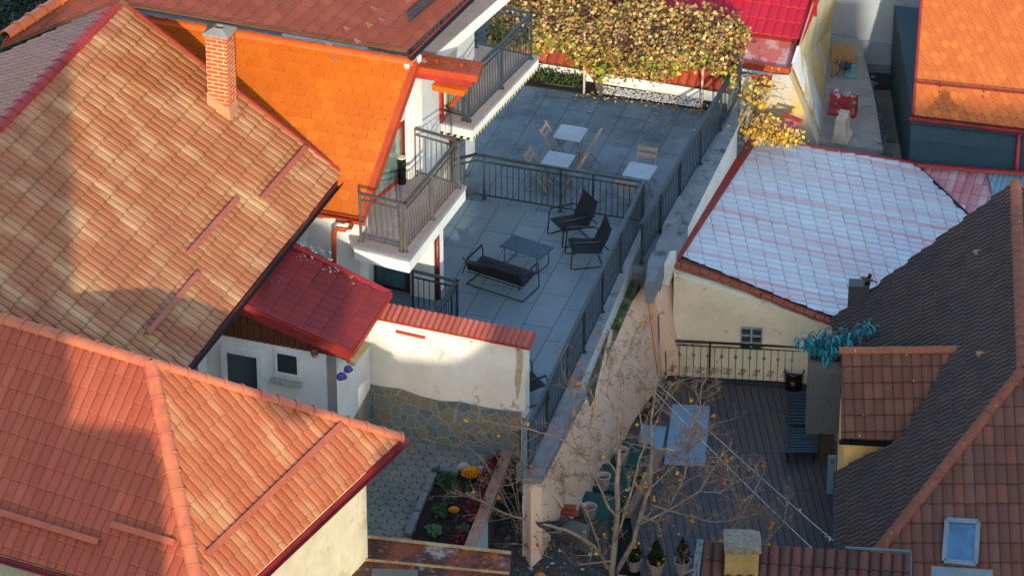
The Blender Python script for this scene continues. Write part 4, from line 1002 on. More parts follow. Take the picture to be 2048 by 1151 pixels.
# walls
wx = D0.x+.35
m = MB(); lowp = [V((wx, Dp.px(1676, 1190).y, 0)), V((wx+6, Dp.px(1676, 1190).y, 0)), V((wx+6, Dp.px(1700, 640).y, 0)), V((wx, Dp.px(1700, 640).y, 0))]
m.prism(lowp, -3.4, zde-.15); m.build('wall', M('dim_ochre_wall', 'c09a60', 'b08c54', .9), Dh)
m = MB(); wy0, wy1 = Dp.px(1663, 642), Dp.px(2030, 366); q = [V((wy0.x+.3, wy0.y+.0, -3.4)), V((wy1.x, wy1.y, -3.4)), V((wy1.x, wy1.y-.3, -3.4)), V((wy0.x+.3, wy0.y-.3, -3.4))]
m.hull8(q, [V((p.x, p.y, Dp.drop(p)-.14)) for p in q]); m.build('gable_wall', plasterBeige, Dh, recalc=True)
# dormer
dzr = Dp.px(1915, 700).z; zr_ = dzr
r0, r1_ = U(1683, 702, zr_), Dp.px(1915, 700); rdir = (r1_-r0).normalized()
g0d = U(1683, 878, zr_-1.05); Dm = PL(r0, r1_, g0d)
dmr = tileroof([Dm.px(1683, 702), Dm.px(1915, 702), Dm.px(1800, 880), Dm.px(1683, 876)], Dm, 'dormer_roof', [MT('tiles_brown_lichen', ('6c4634', '643e2e', '744c38'), .19, .33, '3a2418', .06, .7, '94481c', (.6, .7), (.6, .2), .6, speck='d8ccc0', dirt='4c3426', da=.4, groove='342218', gw=.12, ga=.7, rough=.8, st=.6), slabM], Dh, .19, .33, .022, .026, barrel, .08, v0=r0)
m = MB(); m.slab([r0, r1_, r1_+V((0, 1.6, -1.2)), r0+V((0, 1.6, -1.2))], Z, .08); m.build('dormer_roof', MATS['charcoal_edge'], Dh)
caps(r0-rdir*.05+Z*.02, r1_+rdir*.1+Z*.02, Z, 'ridge_cap', M('lichen_cap_bright', '94583a', '844c30', .85, 5, fine=35, fa=.4, c3='c8b8a8', sc3=12, t3=(.64, .68)), dmr, .1, .42, .004)
m = MB(); m.smooth = True
vp = [Dm.px(1912, 706), Dm.px(1893, 742), Dm.px(1868, 790), Dm.px(1838, 830), Dm.px(1803, 884)]; m.tube([p+Z*.05 for p in vp], .05, 8); m.build('valley_flashing', M('blue_zinc', '30404c', '26343e', .45, metal=.3), dmr)
MB().beam(Dm.px(1678, 880)-Z*.03, Dm.px(1802, 886)-Z*.03, .1, .06).build('gutter', metalBk, dmr)
dy = Dm.px(1700, 880).y+.3
m = MB(); p = Dm.px(1692, 880); m.prism([V((p.x, dy, 0)), V((Dm.px(1800, 880).x, dy, 0)), V((Dm.px(1800, 880).x, dy+1.2, 0)), V((p.x, dy+1.2, 0))], -2.6, p.z-.04); m.build('dormer_wall', M('peach_wall', 'e8bc78', 'dcae6c', .9, fa=.06), Dh)
# skylight
sk = [Bp.px(1893, 1042), Bp.px(1955, 1046), Bp.px(1950, 1130), Bp.px(1887, 1124)]; d = Bp.down(); ac = (sk[1]-sk[0]).normalized(); n = Bp.n
m = MB()
for a, b in ((0, 1), (1, 2), (2, 3), (3, 0)): m.beam(sk[a]+n*.07, sk[b]+n*.07, .09, .1, up=n)
s_ = m.build('skylight', M('zinc_frame', '76848c', '66747c', .5, metal=.3), browR)
m = MB(); m.face([p+n*.07 for p in sk]); m.build('pane', MGlass('sky_glass', '1c4c6c', .15), s_)
m = MB(); q = [Bp.px(1862, 1132), Bp.px(1985, 1140), Bp.px(1985, 1160), Bp.px(1862, 1156)]; m.slab([p+n*.05 for p in q], n, .015); m.build('apron', MATS['zinc_frame'], s_)
# grey vent box at the far verge, bird on top
vb = thing('vent_box', 'small dark grey sheet metal vent box at the charcoal roof verge', 'vent', U(1722, 612, -1.2))
vp_ = Dp.px(1728, 600); m = MB(); m.box((vp_.x-.1, vp_.y+.15, vp_.z-.4), .42, .3, .72, 5); m.build('box', M('grey_sheet', '3c4044', '34383c', .6), vb)
tb = V((vp_.x+.06, vp_.y+.1, vp_.z+.3)); m = MB(); m.lathe([(0, 0), (.06, 0), (.055, .08), (0, .09)], tb, 10); m.build('vent_stub', metalBk, vb)
# ================================================================== HOUSES AND ALLEY, TOP RIGHT
zs_ = Wp.px(1605, 290)+AZ(12)*.12; zre = over(1577, 147, zs_).z+.1
R0, R1r = U(1434, 59, zre), U(1580, 79, zre); Rp = PL(R0, R1r, R1r+AZ(20)*2+Z*.9)
Hr = thing('house', 'house at the top with a crimson pressed tile roof and peeling ochre walls', 'house', (R1r.x-2, R1r.y+2, -1))
rr_ = tileroof([Rp.px(1010, 3), Rp.px(1597, 82), Rp.px(1640, -25), Rp.px(1000, -110)], Rp, 'roof', [T_R, redTrim], Hr, .21, .42, .035, .03, v0=R1r)
m = MB(); m.beam(Rp.px(1597, 84)+Rp.n*.03, Rp.px(1640, -20)+Rp.n*.03, .14, .14, up=Rp.n); m.build('verge_cap', T_R, rr_)
Fp = PL(U(1590, 82, zre-.08), U(1430, 60, zre-.08), U(1579, 143, zre-.22))
m = MB(); q = [Fp.px(1340, 48), Fp.px(1592, 83), Fp.px(1577, 143), Fp.px(1400, 117)]; m.slab(q, Fp.n, .06); m.build('flat_strip', M('peeled_metal', 'b0564a', 'b8625a', .6, 2.2, c3='b8908c', sc3=1.6, t3=(.5, .56)), rr_)
m = MB(); m.beam(Fp.px(1405, 119)+Z*.04, Fp.px(1579, 146)+Z*.04, .08, .14); m.build('lip', orangePipe, rr_)
m = MB(); m.beam(Fp.px(1408, 123)-Z*.07, Fp.px(1572, 148)-Z*.07, .05, .05); m.build('fascia', plasterW, rr_)
m = MB(); m.beam(Fp.px(1578, 146)+Z*.06, Fp.px(1594, 84)+Z*.06, .07, .14); m.build('side_lip', redTrim, rr_)
zs = zs_.z-.8
n1, f1 = U(1636, 292, zs), U(1663, 60, zs); n2, f2 = U(1578, 150, zre-.2), U(1640, -40, zre+.9)
m = MB(); m.face([n1, f1, f1+(f1-n1)*.6, f2+(f2-n2)*.8, f2, n2]); 
m.face([n1-V((1.6, .1, 0)), n1, n2, n2-V((1.2, -.05, 0)), n2-V((1.9, -.05, 0))]); m.build('wall', plasterYel, Hr)
m = MB(); m.beam(wallpt(1630, -5, n2, 110), U(1630, 30, zre-.1), .09, .09); m.build('downspout', redCap, Hr)
# white wash streaks column: plaster pier
m = MB(); a, b = n1+(f1-n1)*.12, n1+(f1-n1)*.3; c, d = n2+(f2-n2)*.12, n2+(f2-n2)*.3
o_ = AZ(100)*.03; m.hull8([a+o_, b+o_, b-o_, a-o_], [c+o_, d+o_, d-o_, c-o_]); m.build('patched_render', M('white_patch', 'c8ccd0', 'b0b4b8', .9, 1.5, c3='a89868', sc3=2, t3=(.52, .6), streak=5), Hr)
# small red lean-to remains beside the parapet end
m = MB(); q = [U(1520, 240, -.75), U(1600, 242, -.75), U(1590, 275, -.95), U(1535, 272, -.95)]; m.slab(q, Z, .05); rl = m.build('eave_sheet', M('faded_red_sheet', 'a85c64', '98505a', .6, 4, c3='b89898', sc3=5), Hr)
m = MB(); m.beam(U(1568, 228, -.7), U(1603, 243, -.7), .1, .05); m.build('eave_trim', redCap, rl)
m = MB(); q = [U(1503, 150, .5), U(1545, 150, .5), U(1540, 174, .3), U(1512, 168, .3)]; m.slab(q, Z, .04); m.build('awning', redBright, Hr)
# alley
struct(MB().prism([U(1634, 284, zs), U(1655, 142, zs), U(1660, 66, zs), U(1720, 80, zs), U(1738, 150, zs), U(1752, 210, zs), U(1766, 300, zs)], -3.4, zs).build('alley', concrete))
st = M('street_concrete', '5c6460', '4a524e', .9, 1.5, c3='3c423c', sc3=1.5)
struct(MB().prism([U(1700, 60, -3.2), U(2100, 80, -3.2), U(2100, 400, -3.2), U(1720, 420, -3.2)], -3.4, -3.2).build('street', st))
struct(MB().prism([U(1760, 286, -3.18), U(1850, 292, -3.18), U(1850, 420, -3.18), U(1770, 400, -3.18)], -3.4, -3.17).build('pavement', concrete))
m = MB(); r2 = random.Random(5)
for k in range(70):
    t_ = r2.random(); x = 1738+30*t_+r2.uniform(-4, 14); y = 150+170*t_; p = U(x, y, zs-.1*r2.random()-.3*max(0, x-(1742+30*t_))/18.)
    s_ = r2.uniform(.04, .1); v = [p+V((r2.uniform(-1, 1)*s_, r2.uniform(-1, 1)*s_, r2.uniform(-.6, .6)*s_)) for _ in range(8)]
    m.hull8(v[:4], v[4:])
o = m.build('broken_edge', M('broken_concrete', '5c686c', '2c3436', .9, 8)); tag(o, 'crumbled broken concrete along the edge of the alley slab', 'rubble', kind='stuff')
gw = thing('building', 'plain blue grey rendered building at the top behind the alley', 'building', U(1780, 150, -3.2))
p, q = U(1640, 133, -3.38), U(1900, 150, -3.38)
MB().prism([p, q, q+V((0, 6, 0)), p+V((0, 6, 0))], -3.36, 6).build('wall', plasterGrey, gw)
struct(MB().prism([U(1726, 145, -3.18), U(1850, 152, -3.18), U(1850, 180, -3.18), U(1738, 178, -3.18)], -3.4, -3.17).build('shade_strip', darkV))  # dark strip painting the shaded street floor below the wall
MB().prism([p-V((0, .05, 0)), q-V((0, .05, 0)), q+V((0, .02, 0)), p+V((0, .02, 0))], -3.36, -2.6).build('plinth', M('plinth_grey', '87929a', '7c8890', .9), gw)
# orange roofed house, right
zo = -1.0
O0, O1 = U(1829, 230, zo), U(2048, 257, zo); Op = PL(O0, O1, O0+AZ(8)*2+Z*1.35)
Ho = thing('house', 'slate blue house at the top right with an orange pointed scale roof', 'house', (O0.x+1.5, O0.y+2, -3.2))
ro = scaleroof([Op.px(1829, 231), Op.px(2140, 268), Op.px(2140, -80), Op.px(1851, -80)], Op, 'roof', [T_O, slabM], Ho, .195, .155, 'point', .036, v0=O0)
outO = V((Op.n.x, Op.n.y, 0)).normalized(); gutter(O0+outO*.08-Z*.03-V((.1, 0, 0)), Op.px(2140, 268)+outO*.08-Z*.03, 'gutter', MATS['red_gutter'], Ho, .07)
m = MB(); m.beam(O0-V((.03, 0, 0)), Op.px(1851, -80)-V((.03, 0, 0)), .05, .12); m.build('verge_trim', redTrim, ro)
a, b = Op.px(1832, 170), Op.px(2110, 198); m = MB(); m.beam(a+Op.n*.2, b+Op.n*.2, .02, .02); m.beam(a+Op.n*.1, b+Op.n*.1, .02, .02)
L = (b-a).length; k = int(L/.085)
for j in range(k+1): p = a+(b-a)*(j/k); m.beam(p+Op.n*.1, p+Op.n*.2, .012, .012)
sg = m.build('snow_fence', redTrim, ro)
for x in (1880, 1968, 2056):
    p = onl(a, b, x); m = MB(); m.beam(p, p+Op.n*.22, .03, .03); m.beam(p+Op.n*.02, p+Op.down()*.2+Op.n*.02, .03, .015, up=Op.n); m.build('bracket', redTrim, sg)
wq0 = V((O0.x, O0.y, 0))+V((-.02, .3, 0)); wq1 = wq0+AZ(104)*4
MB().prism([wq0, wq1, wq1+V((0, 5, 0)), wq0+V((0, 5, 0))], -3.3, zo-.1).build('wall', wallTeal, Ho)
MB().prism([wq0-V((.01, .02, 0)), wq1-V((0, .02, 0)), wq1, wq0], zo-.75, zo-.4).build('band', M('band_teal', '2a4654', '263e4a', .8, fa=.06), Ho)
m = MB(); m.smooth = True; d = wallpt(2036, 300, wq0-AZ(14)*.05, 194); m.tube([V((d.x, d.y, zo-.1)), V((d.x, d.y, -3.2))], .05, 8); m.build('downspout', redCap, Ho)
# things on the alley slab
def barrier(name, label, c, az, L, w, h, mat):
    e, r = AZ(az), AZ(az+90); m = MB()
    prof = [(-.5, 0), (-.5, .12), (-.34, .3), (-.26, 1), (.26, 1), (.34, .3), (.5, .12), (.5, 0)]
    secs = [(-.5, .9), (-.47, 1), (-.12, 1), (-.1, .86), (.1, .86), (.12, 1), (.47, 1), (.5, .9)]
    rings = [[c+e*L*t+r*(x*w*s)+Z*(z*h*(1 if z < 1 or abs(t) > .11 else .93)) for x, z in prof] for t, s in secs]
    for k in range(len(rings)-1): m.hull8(rings[k], rings[k+1], cap=(k in (0, len(rings)-2)))
    o = thing(name, label, 'barrier', c); b = m.build('body', mat, o, recalc=True, bev=.015)
    return o
bp = U(1686, 226, zs); br = barrier('road_barrier', 'dirty red plastic road barrier on the alley slab', bp, 105, .62, .36, .5, M('dirty_red_plastic', '8c2c2c', '742830', .6, 4, c3='a8a0a0', sc3=5, t3=(.58, .64)))
m = MB(); r2 = random.Random(9)
for k in range(26):
    p = bp+AZ(105)*r2.uniform(-.28, .28)+AZ(15)*r2.uniform(-.1, .1)+Z*.505; leafq(m, p, r2.uniform(.05, .11), r2, V((r2.uniform(-.3, .3), r2.uniform(-.3, .3), 1)).normalized())
o = m.build('paper_scraps', MLeaf('scraps', ('8ca0b0', 'b0b8c0', '6c8ca0', '9c5058')), br)
barrier('road_barrier', 'dirty white plastic road barrier in front of the red one', U(1683, 278, zs), 18, .5, .42, .62, M('dirty_white_plastic', 'b0aca0', '98948a', .7, 4, c3='6c6a60', sc3=5))
cbm = M('cardboard', '8c6c48', '7c5e3e', .9, 3, fa=.1)
o = MB().hull8([U(1663, 124, zs+.05), U(1712, 128, zs+.05), U(1712, 127, zs+.07), U(1663, 123, zs+.07)], [U(1664, 88, zs+.35), U(1712, 92, zs+.35), U(1712, 91, zs+.37), U(1664, 87, zs+.37)]).build('cardboard_sheet', cbm, recalc=True); tag(o, 'large brown cardboard sheet leaning at the head of the alley', 'cardboard')
o = MB().hull8([U(1690, 155, zs+.01), U(1712, 157, zs+.01), U(1712, 128, zs+.12), U(1690, 126, zs+.12)], [U(1690, 155, zs+.03), U(1712, 157, zs+.03), U(1712, 128, zs+.14), U(1690, 126, zs+.14)]).build('board', M('turquoise_board', '4c7c80', '5c888c', .7, 4), recalc=True); tag(o, 'small turquoise board lying on the alley slab below the cardboard', 'board')
m = MB(); m.lathe([(0, 0), (.14, 0), (.15, .03), (.13, .035), (0, .03)], U(1691, 132, zs+.2), 16); o = m.build('basin', M('dark_blue_plastic', '1c2c50', '142040', .5)); tag(o, 'round dark blue basin on the turquoise board', 'basin')
m = MB(); r2 = random.Random(4)
for k in range(9): p = U(1663+k*2.2, 152-k*1.2, zs+.03+.02*(k % 3)); m.beam(p, p+AZ(r2.uniform(0, 30))*.32+Z*r2.uniform(.05, .3), .035, .03)
o = m.build('firewood', woodR); tag(o, 'small pile of split wood against the ochre wall in the alley', 'firewood')
m = MB()
for k in range(9): p = U(1690, 140, zs+.1); m.tube([p, p+V((r2.uniform(-.15, .15), r2.uniform(-.15, .1), r2.uniform(.05, .2)))], .012, 5)
o = m.build('tool', metalBk); tag(o, 'dark bundle of tool handles lying beside the blue basin', 'tools')
# ================================================================== LOW WALL, VINE PERGOLA
lw0, lw1 = U(1058, 146, zt), U(1446, 209, zt); ld_ = (lw1-lw0).normalized(); ln = ld_.cross(Z); ln = ln if ln.y < 0 else -ln
LW = thing('garden_wall', 'low white wall with scalloped terracotta tiles behind the pergola posts', 'wall', (lw0+lw1)/2)
MB().prism([lw0-ld_*.6, lw1+ld_*.15, lw1+ld_*.15-ln*.25, lw0-ld_*.6-ln*.25], -3.3, zt+.38).build('wall', plasterW, LW)
tz = zt+.36; q0, q1t = lw0+ln*.1-ld_*.6+Z*.36, lw1+ln*.1+ld_*.2+Z*.36
Tp = PL(q0, q1t, q0-ln*1+Z*.5)
tileroof([q0, q1t, q1t-ln*1.5+Z*.75, q0-ln*1.5+Z*.75], Tp, 'tiles', [MT('terracotta', ('a8492c', '98402a', 'b4543a'), .2, .3, '6c3020', .05, .6, dirt='7c3826', da=.4), slabM], LW, .2, .3, .05, .02, barrel, .03, v0=q0)
bed_ = [U(1036, 168, zt+.02), U(1424, 221, zt+.02), lw1+ld_*.1+Z*.02, lw0-ld_*.3+Z*.02]
struct(MB().prism(bed_, -3.3, zt+.03).build('planting_bed', MATS['dark_soil']))
m = MB(); r2 = random.Random(3)
for k in range(900):
    t_ = r2.random(); s_ = r2.random(); a = U(1195, 186, zt+.05)*(1-t_)+U(1400, 216, zt+.05)*t_; p = a-ln*(s_**1.3)*.34+ld_*0
    rr0 = r2.uniform(.014, .032); c = p+Z*r2.uniform(0, .02)
    v = [c+V((x*rr0, y*rr0, z*rr0*.7)) for x, y, z in ((1, 0, 0), (0, 1, 0), (-1, 0, 0), (0, -1, 0), (0, 0, 1))]
    for i in range(4): m.face([v[i], v[(i+1) % 4], v[4]])
o = m.build('pebbles', MLeaf('white_pebbles', ('c8c8c4', 'b0b0ac', 'd8d8d4', '9c9c98'), .8)); tag(o, 'strip of white pebbles at the foot of the low white wall', 'pebbles', kind='stuff')
# pergola posts
postM = M('rusty_white_post', 'b8b0a8', '98746030'[:6], .7, 6, c3='8c4a2c', sc3=3.5, t3=(.5, .56))
PG = thing('pergola', 'thin metal pergola frame with two posts carrying the autumn vine', 'pergola', U(1280, 200, zt))
tops = []
for bx, by, tx, ty in ((1168, 187, 1168, 110), (1403, 216, 1402, 92)):
    p = over(bx, by, U(bx, by, zt)+Z*.0); b_ = U(bx, by, zt); t_ = over(tx, ty, b_); m = MB(); m.beam(b_, t_, .045, .045); m.build('post', postM, PG); tops.append(t_)
zv = tops[1].z; pA0 = V((tops[0].x, tops[0].y, zv)); m = MB(); m.beam(pA0-ld_*2-ln*.2-Z*.05, tops[1]+ld_*.2-ln*.2-Z*.05, .04, .04); m.build('beam', postM, PG)
m = MB(); m.beam(V((tops[0].x, tops[0].y, tops[0].z-.01)), pA0, .04, .04); m.build('post_top', postM, PG)
for k in range(5): p = pA0-ld_*1.5+ld_*1.1*k; m = MB(); m.beam(p, p-ln*1.4+Z*.1, .03, .03); m.build('rafter', postM, PG)
# vine
vine = thing('vine', 'large autumn grapevine in gold and brown leaves spread over the pergola', 'vine', U(1195, 185, zt))
bark = M('vine_bark', '5c5048', '40362e', .95, 12, fine=50, fa=.5, bump=.8)
m = MB(); m.smooth = True; r2 = random.Random(11)
b0_ = U(1205, 190, zt); tpath = [b0_, U(1196, 165, zt+.15), U(1180, 140, zt+.4), U(1172, 118, zt+.7), U(1175, 90, zt+1.1)]
for k in range(3): m.tube([p+V((r2.uniform(-.05, .05), r2.uniform(-.05, .05), 0)) for p in tpath], [.06, .05, .045, .035, .02], 7)
m.build('trunk', bark, vine)
m = MB(); m.smooth = True
ptsv = []
def vpt(s, t, r2):
    "s along the pergola 0-1, t 0 front hem .. 1 back; returns a point of the draped leaf sheet"
    a = pA0-ld_*2.1; b = tops[1]+ld_*.75; L = (b-a)
    base = a+L*s; h0 = zt+.74+.28*math.sin(s*9)+.12*math.sin(s*23+1); 
    end = max(0., (s-.86)/.14)
    top = 1.28-.75*end**1.6-.1*(s < .25)
    if t < .45: f = t/.45; z = h0+(zv+.0-h0)*f; o = .18*math.sin(f*3.1)
    else: f = (t-.45)/.55; z = zv+(top-.95-zv*0)*0+.28*math.sin(f*2.6)*(1-end*.9)+f*.1-.4*end; o = -f*1.25
    z = z if t < .45 else zv+.25*math.sin(min(1, f*1.4)*1.5)*(1-end)-.35*end+(.14*math.sin(s*13+f*2)+.1*math.sin(s*29+1)*math.sin(f*7)+.07*math.sin(s*57+f*11))*min(1, f*2)
    return V((base.x, base.y, z))+ln*o
for k in range(60):
    s = r2.random(); t0 = r2.uniform(.3, .9); pth = [vpt(s, t0, r2)]; ds = r2.choice((-1, 1))*r2.uniform(.02, .05)
    for j in range(5): s = min(1, max(0, s+ds)); t0 = min(1, max(.05, t0+r2.uniform(-.13, .1))); pth.append(vpt(s, t0, r2)+V((r2.uniform(-.06, .06), r2.uniform(-.06, .06), r2.uniform(-.05, .08))))
    m.tube(pth, [.012, .011, .009, .007, .005, .004], 5)
for k in range(260):
    s = r2.random(); t0 = r2.uniform(.35, 1); p = vpt(s, t0, r2); q = p+V((r2.gauss(0, .2), r2.gauss(0, .2), r2.uniform(-.25, .12))); m.tube([p, (p+q)/2+V((0, 0, .05)), q], [.006, .005, .003], 4)
m.build('stems', bark, vine)
gold = MLeaf('vine_leaves', ('b0925c', '74602c', 'a08048', '84703c', 'c0a878', '947440', '5c4a2c', 'a06a34', '7c7834', 'a88c50'), .7)
def leaf5(m, p, s, rr, n=None):
    n = n or V((rr.gauss(0, .9), rr.gauss(-.5, .8), rr.gauss(.3, .8))).normalized(); a = n.orthogonal().normalized(); t = rr.uniform(0, 6.28)
    u = a*math.cos(t)+n.cross(a)*math.sin(t); w = n.cross(u); c = rr.uniform(.0, .35)
    P_ = [(-.5, 0, 0), (-.35, .42, c), (.05, .5, c), (.1, .28, c*.5), (.55, .1, c*.3), (.1, -.28, c*.5), (.05, -.5, c), (-.35, -.42, c)]
    m.face([p+u*x*s+w*y*s+n*z*s for x, y, z in P_])
m = MB()
for k in range(9000):
    s = r2.random(); t0 = r2.random()
    if t0 < .5 and r2.random() < (.12 if s < .9 else .3): continue
    hole = math.sin(s*31)*math.sin(t0*9+s*14)
    if hole > .45 and r2.random() < .85: continue
    p = vpt(s, t0, r2)+V((r2.gauss(0, .05), r2.gauss(0, .06), r2.gauss(-.02, .07)))
    if r2.random() < .1: p = p+Z*r2.uniform(.05, .25)
    leaf5(m, p, r2.uniform(.045, .105), r2)
o = m.build('leaves', gold, vine)
m = MB()
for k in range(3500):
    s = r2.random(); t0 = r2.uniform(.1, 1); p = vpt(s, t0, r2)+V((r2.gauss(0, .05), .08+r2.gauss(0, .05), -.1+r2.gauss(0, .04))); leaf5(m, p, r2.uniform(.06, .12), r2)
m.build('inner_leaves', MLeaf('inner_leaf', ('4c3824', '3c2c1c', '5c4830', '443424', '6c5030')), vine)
m = MB()
for k in range(330):
    s = r2.random()**1.3; p = vpt(s, r2.uniform(0, .35), r2)+V((r2.gauss(0, .06), r2.gauss(-.06, .06), r2.gauss(-.05, .08))); leaf5(m, p, r2.uniform(.07, .13), r2)
m.build('green_leaves', MLeaf('vine_green', ('7c8428', '5c6c20', 'a8a038', '8c7c28', '6c7420')), vine)
# climbing vine on the parapet corner
v2 = thing('vine', 'small yellow leaved vine climbing over the parapet corner onto the whitewashed roof', 'vine', U(1510, 250, -.7))
m = MB(); m.smooth = True; r2 = random.Random(21)
st_ = [U(1500, 262, -.5), U(1506, 230, -.2), U(1508, 200, .1), U(1512, 172, .4)]
for k in range(4): m.tube([p+V((r2.uniform(-.06, .06), r2.uniform(-.06, .06), 0)) for p in st_], [.03, .022, .015, .008], 6)
for k in range(60):
    p = st_[r2.randrange(4)]; q = p+V((r2.uniform(-.1, .8), r2.uniform(-.4, .2), r2.uniform(-.2, .25))); m.tube([p, (p+q)/2+Z*.1, q], [.008, .006, .003], 4)
m.build('stems', bark, v2)
m = MB()
for k in range(900):
    t_ = r2.random(); 
    if r2.random() < .65: c = U(1500+90*t_**1.2, 262+20*t_, -.5-.25*t_); g = (.16, .16, .1)
    else: c = st_[r2.randrange(4)]+V((.25*r2.random(), 0, 0)); g = (.2, .14, .16)
    leaf5(m, c+V((r2.gauss(0, g[0]), r2.gauss(0, g[1]), r2.gauss(.05, g[2]))), r2.uniform(.05, .1), r2)
m.build('leaves', MLeaf('yellow_leaves', ('c49c3c', 'b8862c', 'd0a83c', '9c7a30', 'c8902c', '8c7c2c', 'b89858')), v2)
# low shrub at the left of the wall
sh = thing('shrub', 'low dark green evergreen shrub between the white wall and the cafe terrace', 'shrub', U(1090, 165, zt))
m = MB(); r2 = random.Random(8)
for k in range(1500):
    t_ = r2.random(); p = U(1030, 158, zt)*(1-t_)+U(1165, 180, zt)*t_-ln*r2.uniform(-.02, .3)+Z*abs(r2.gauss(.1, .09)); leafq(m, p, r2.uniform(.03, .06), r2)
m.build('foliage', MLeaf('evergreen', ('2c3c1c', '24341a', '3c4c24', '4c5428', '1c2814')), sh)
m = MB(); m.tube([U(1050, 163, zt), U(1150, 178, zt)+Z*.05], .015, 5); m.build('stem', bark, sh)
# fallen leaves
m = MB(); r2 = random.Random(13)
for x, y in ((1196, 213), (1256, 234), (1313, 227), (1299, 241), (1235, 283), (1330, 250), (1380, 225), (1150, 200), (1345, 239), (1252, 214), (1180, 225), (1390, 262), (1050, 250)): leaf5(m, U(x, y, zt+.015), .1, r2, V((.1, .1, 1)).normalized())
for k in range(110):
    x = r2.uniform(1150, 1425); y = 190+(x-1150)*.135-r2.random()**2*14+r2.uniform(-4, 6); leaf5(m, U(x, y, zt+.05), r2.uniform(.04, .08), r2, V((r2.uniform(-.5, .5), r2.uniform(-.5, .5), 1)).normalized())
o = m.build('fallen_leaves', gold); tag(o, 'dry fallen leaves scattered over the stained terrace tiles and bed edge', 'fallen leaves', kind='stuff')
# ================================================================== TERRACE FURNITURE
fabric = M('black_sling_fabric', '131d28', '0f1720', .85, 6, fine=60, fa=.2)
def sled(m, x, w=.02, y0=-.33, y1=.36, arm=.6, back=.36):
    r = [V((x, y0-.03, back+.25)), V((x, y0+.02, .02)), V((x, y0+.06, .01)), V((x, y1-.05, .01)), V((x, y1, .04)), V((x, y1-.04, arm-.05)), V((x, y1-.08, arm)), V((x, y0+.06, arm-.03))]
    m.tube([r[1]+Z*0, r[2], r[3], r[4], r[5], r[6], r[7], V((x, y0-.12, .34))], .013, 6)
def lounge_chair(wid, name, label, cat, p, az, group=None):
    o = thing(name, label, cat, (0, 0, 0), group); h = wid/2
    for s in (-1, 1):
        m = MB(); m.smooth = True; sled(m, s*h); m.build('side_frame', metalBk, o)
        m = MB(); m.beam(V((s*h, -.24, .585)), V((s*h, .3, .615)), .04, .02); m.build('armrest', metalBk, o)
    for y_, z_ in ((-.3, .02), (.27, .36), (-.28, .3)): m = MB(); m.tube([V((-h, y_, z_)), V((h, y_, z_))], .011, 6); m.build('crossbar', metalBk, o)
    def surf(path, th, wd, nm):
        m = MB(); n = len(path)
        for k in range(n-1):
            (y0, z0), (y1, z1) = path[k], path[k+1]; d = V((0, y1-y0, z1-z0)).normalized(); q = V((0, -d.z, d.y))*th
            xs = wd
            m.hull8([V((-xs, y0, z0)), V((xs, y0, z0)), V((xs, y1, z1)), V((-xs, y1, z1))], [V((-xs, y0, z0))+q, V((xs, y0, z0))+q, V((xs, y1, z1))+q, V((-xs, y1, z1))+q])
        m.build(nm, fabric, o)
    surf([(.31, .37), (.2, .385), (.0, .35), (-.18, .33), (-.24, .34)], .02, h-.02, 'seat')
    bk = .86 if wid < 1 else .72
    surf([(-.24, .34), (-.29, .45), (-.38, .62), (-.46, bk)], .02, h-.02, 'backrest')
    for s in (-1, 1): m = MB(); m.smooth = True; m.tube([V((s*(h-.015), -.25, .33)), V((s*(h-.015), -.3, .46)), V((s*(h-.015), -.39, .64)), V((s*(h-.015), -.47, bk+.02))], .012, 6); m.build('back_stile', metalBk, o)
    o.location = p; o.rotation_euler = (0, 0, -R_(az)); return o
def place(x, y, h, z0): p = U(x, y, z0+h); return V((p.x, p.y, z0))
ch1 = lounge_chair(.62, 'lounge_chair', 'black lounge chair nearest the crossing railing, angled towards the low table', 'lounge chair', place(1141, 444, .36, 0), -118, 'lounge chairs on the raised terrace')
def chair_at(label, p, az, src=ch1, group=None):
    c = copy_tree(src); c.location = p; c.rotation_euler = (0, 0, -R_(az)); c['label'] = label
    if group: c['group'] = group
    return c
chair_at('black lounge chair beside the outer railing, right of the low table', place(1171, 490, .36, 0), -100)
chair_at('black lounge chair half hidden behind the end of the white courtyard wall', place(1049, 765, .36, 0), 62)
lounge_chair(1.3, 'loveseat', 'black two seater sling loveseat facing the low slatted table', 'loveseat', place(1004, 542, .36, 0), 31)
ct = thing('coffee_table', 'low dark blue slatted coffee table between the loveseat and lounge chairs', 'coffee table', (0, 0, 0)); TLc = M('dark_blue_metal', '1c4054', '183648', .45, 4, fa=.08, bump=0)
m = MB()
for k in range(9): x = -.24+k*.06; m.beam(V((x, -.45, .41)), V((x, .45, .41)), .052, .015)
m.beam(V((-.28, -.46, .4)), V((.28, -.46, .4)), .02, .03); m.beam(V((-.28, .46, .4)), V((.28, .46, .4)), .02, .03); m.build('top', TLc, ct)
for s in (-1, 1):
    m = MB(); m.smooth = True; y = s*.38; m.tube([V((-.22, y, .4)), V((-.24, y, .05)), V((-.2, y, .01)), V((.2, y, .01)), V((.24, y, .05)), V((.22, y, .4))], .013, 6); m.build('leg_frame', TLc, ct)
ct.location = place(1053, 492.5, .42, 0); ct.rotation_euler = (0, 0, -R_(122))
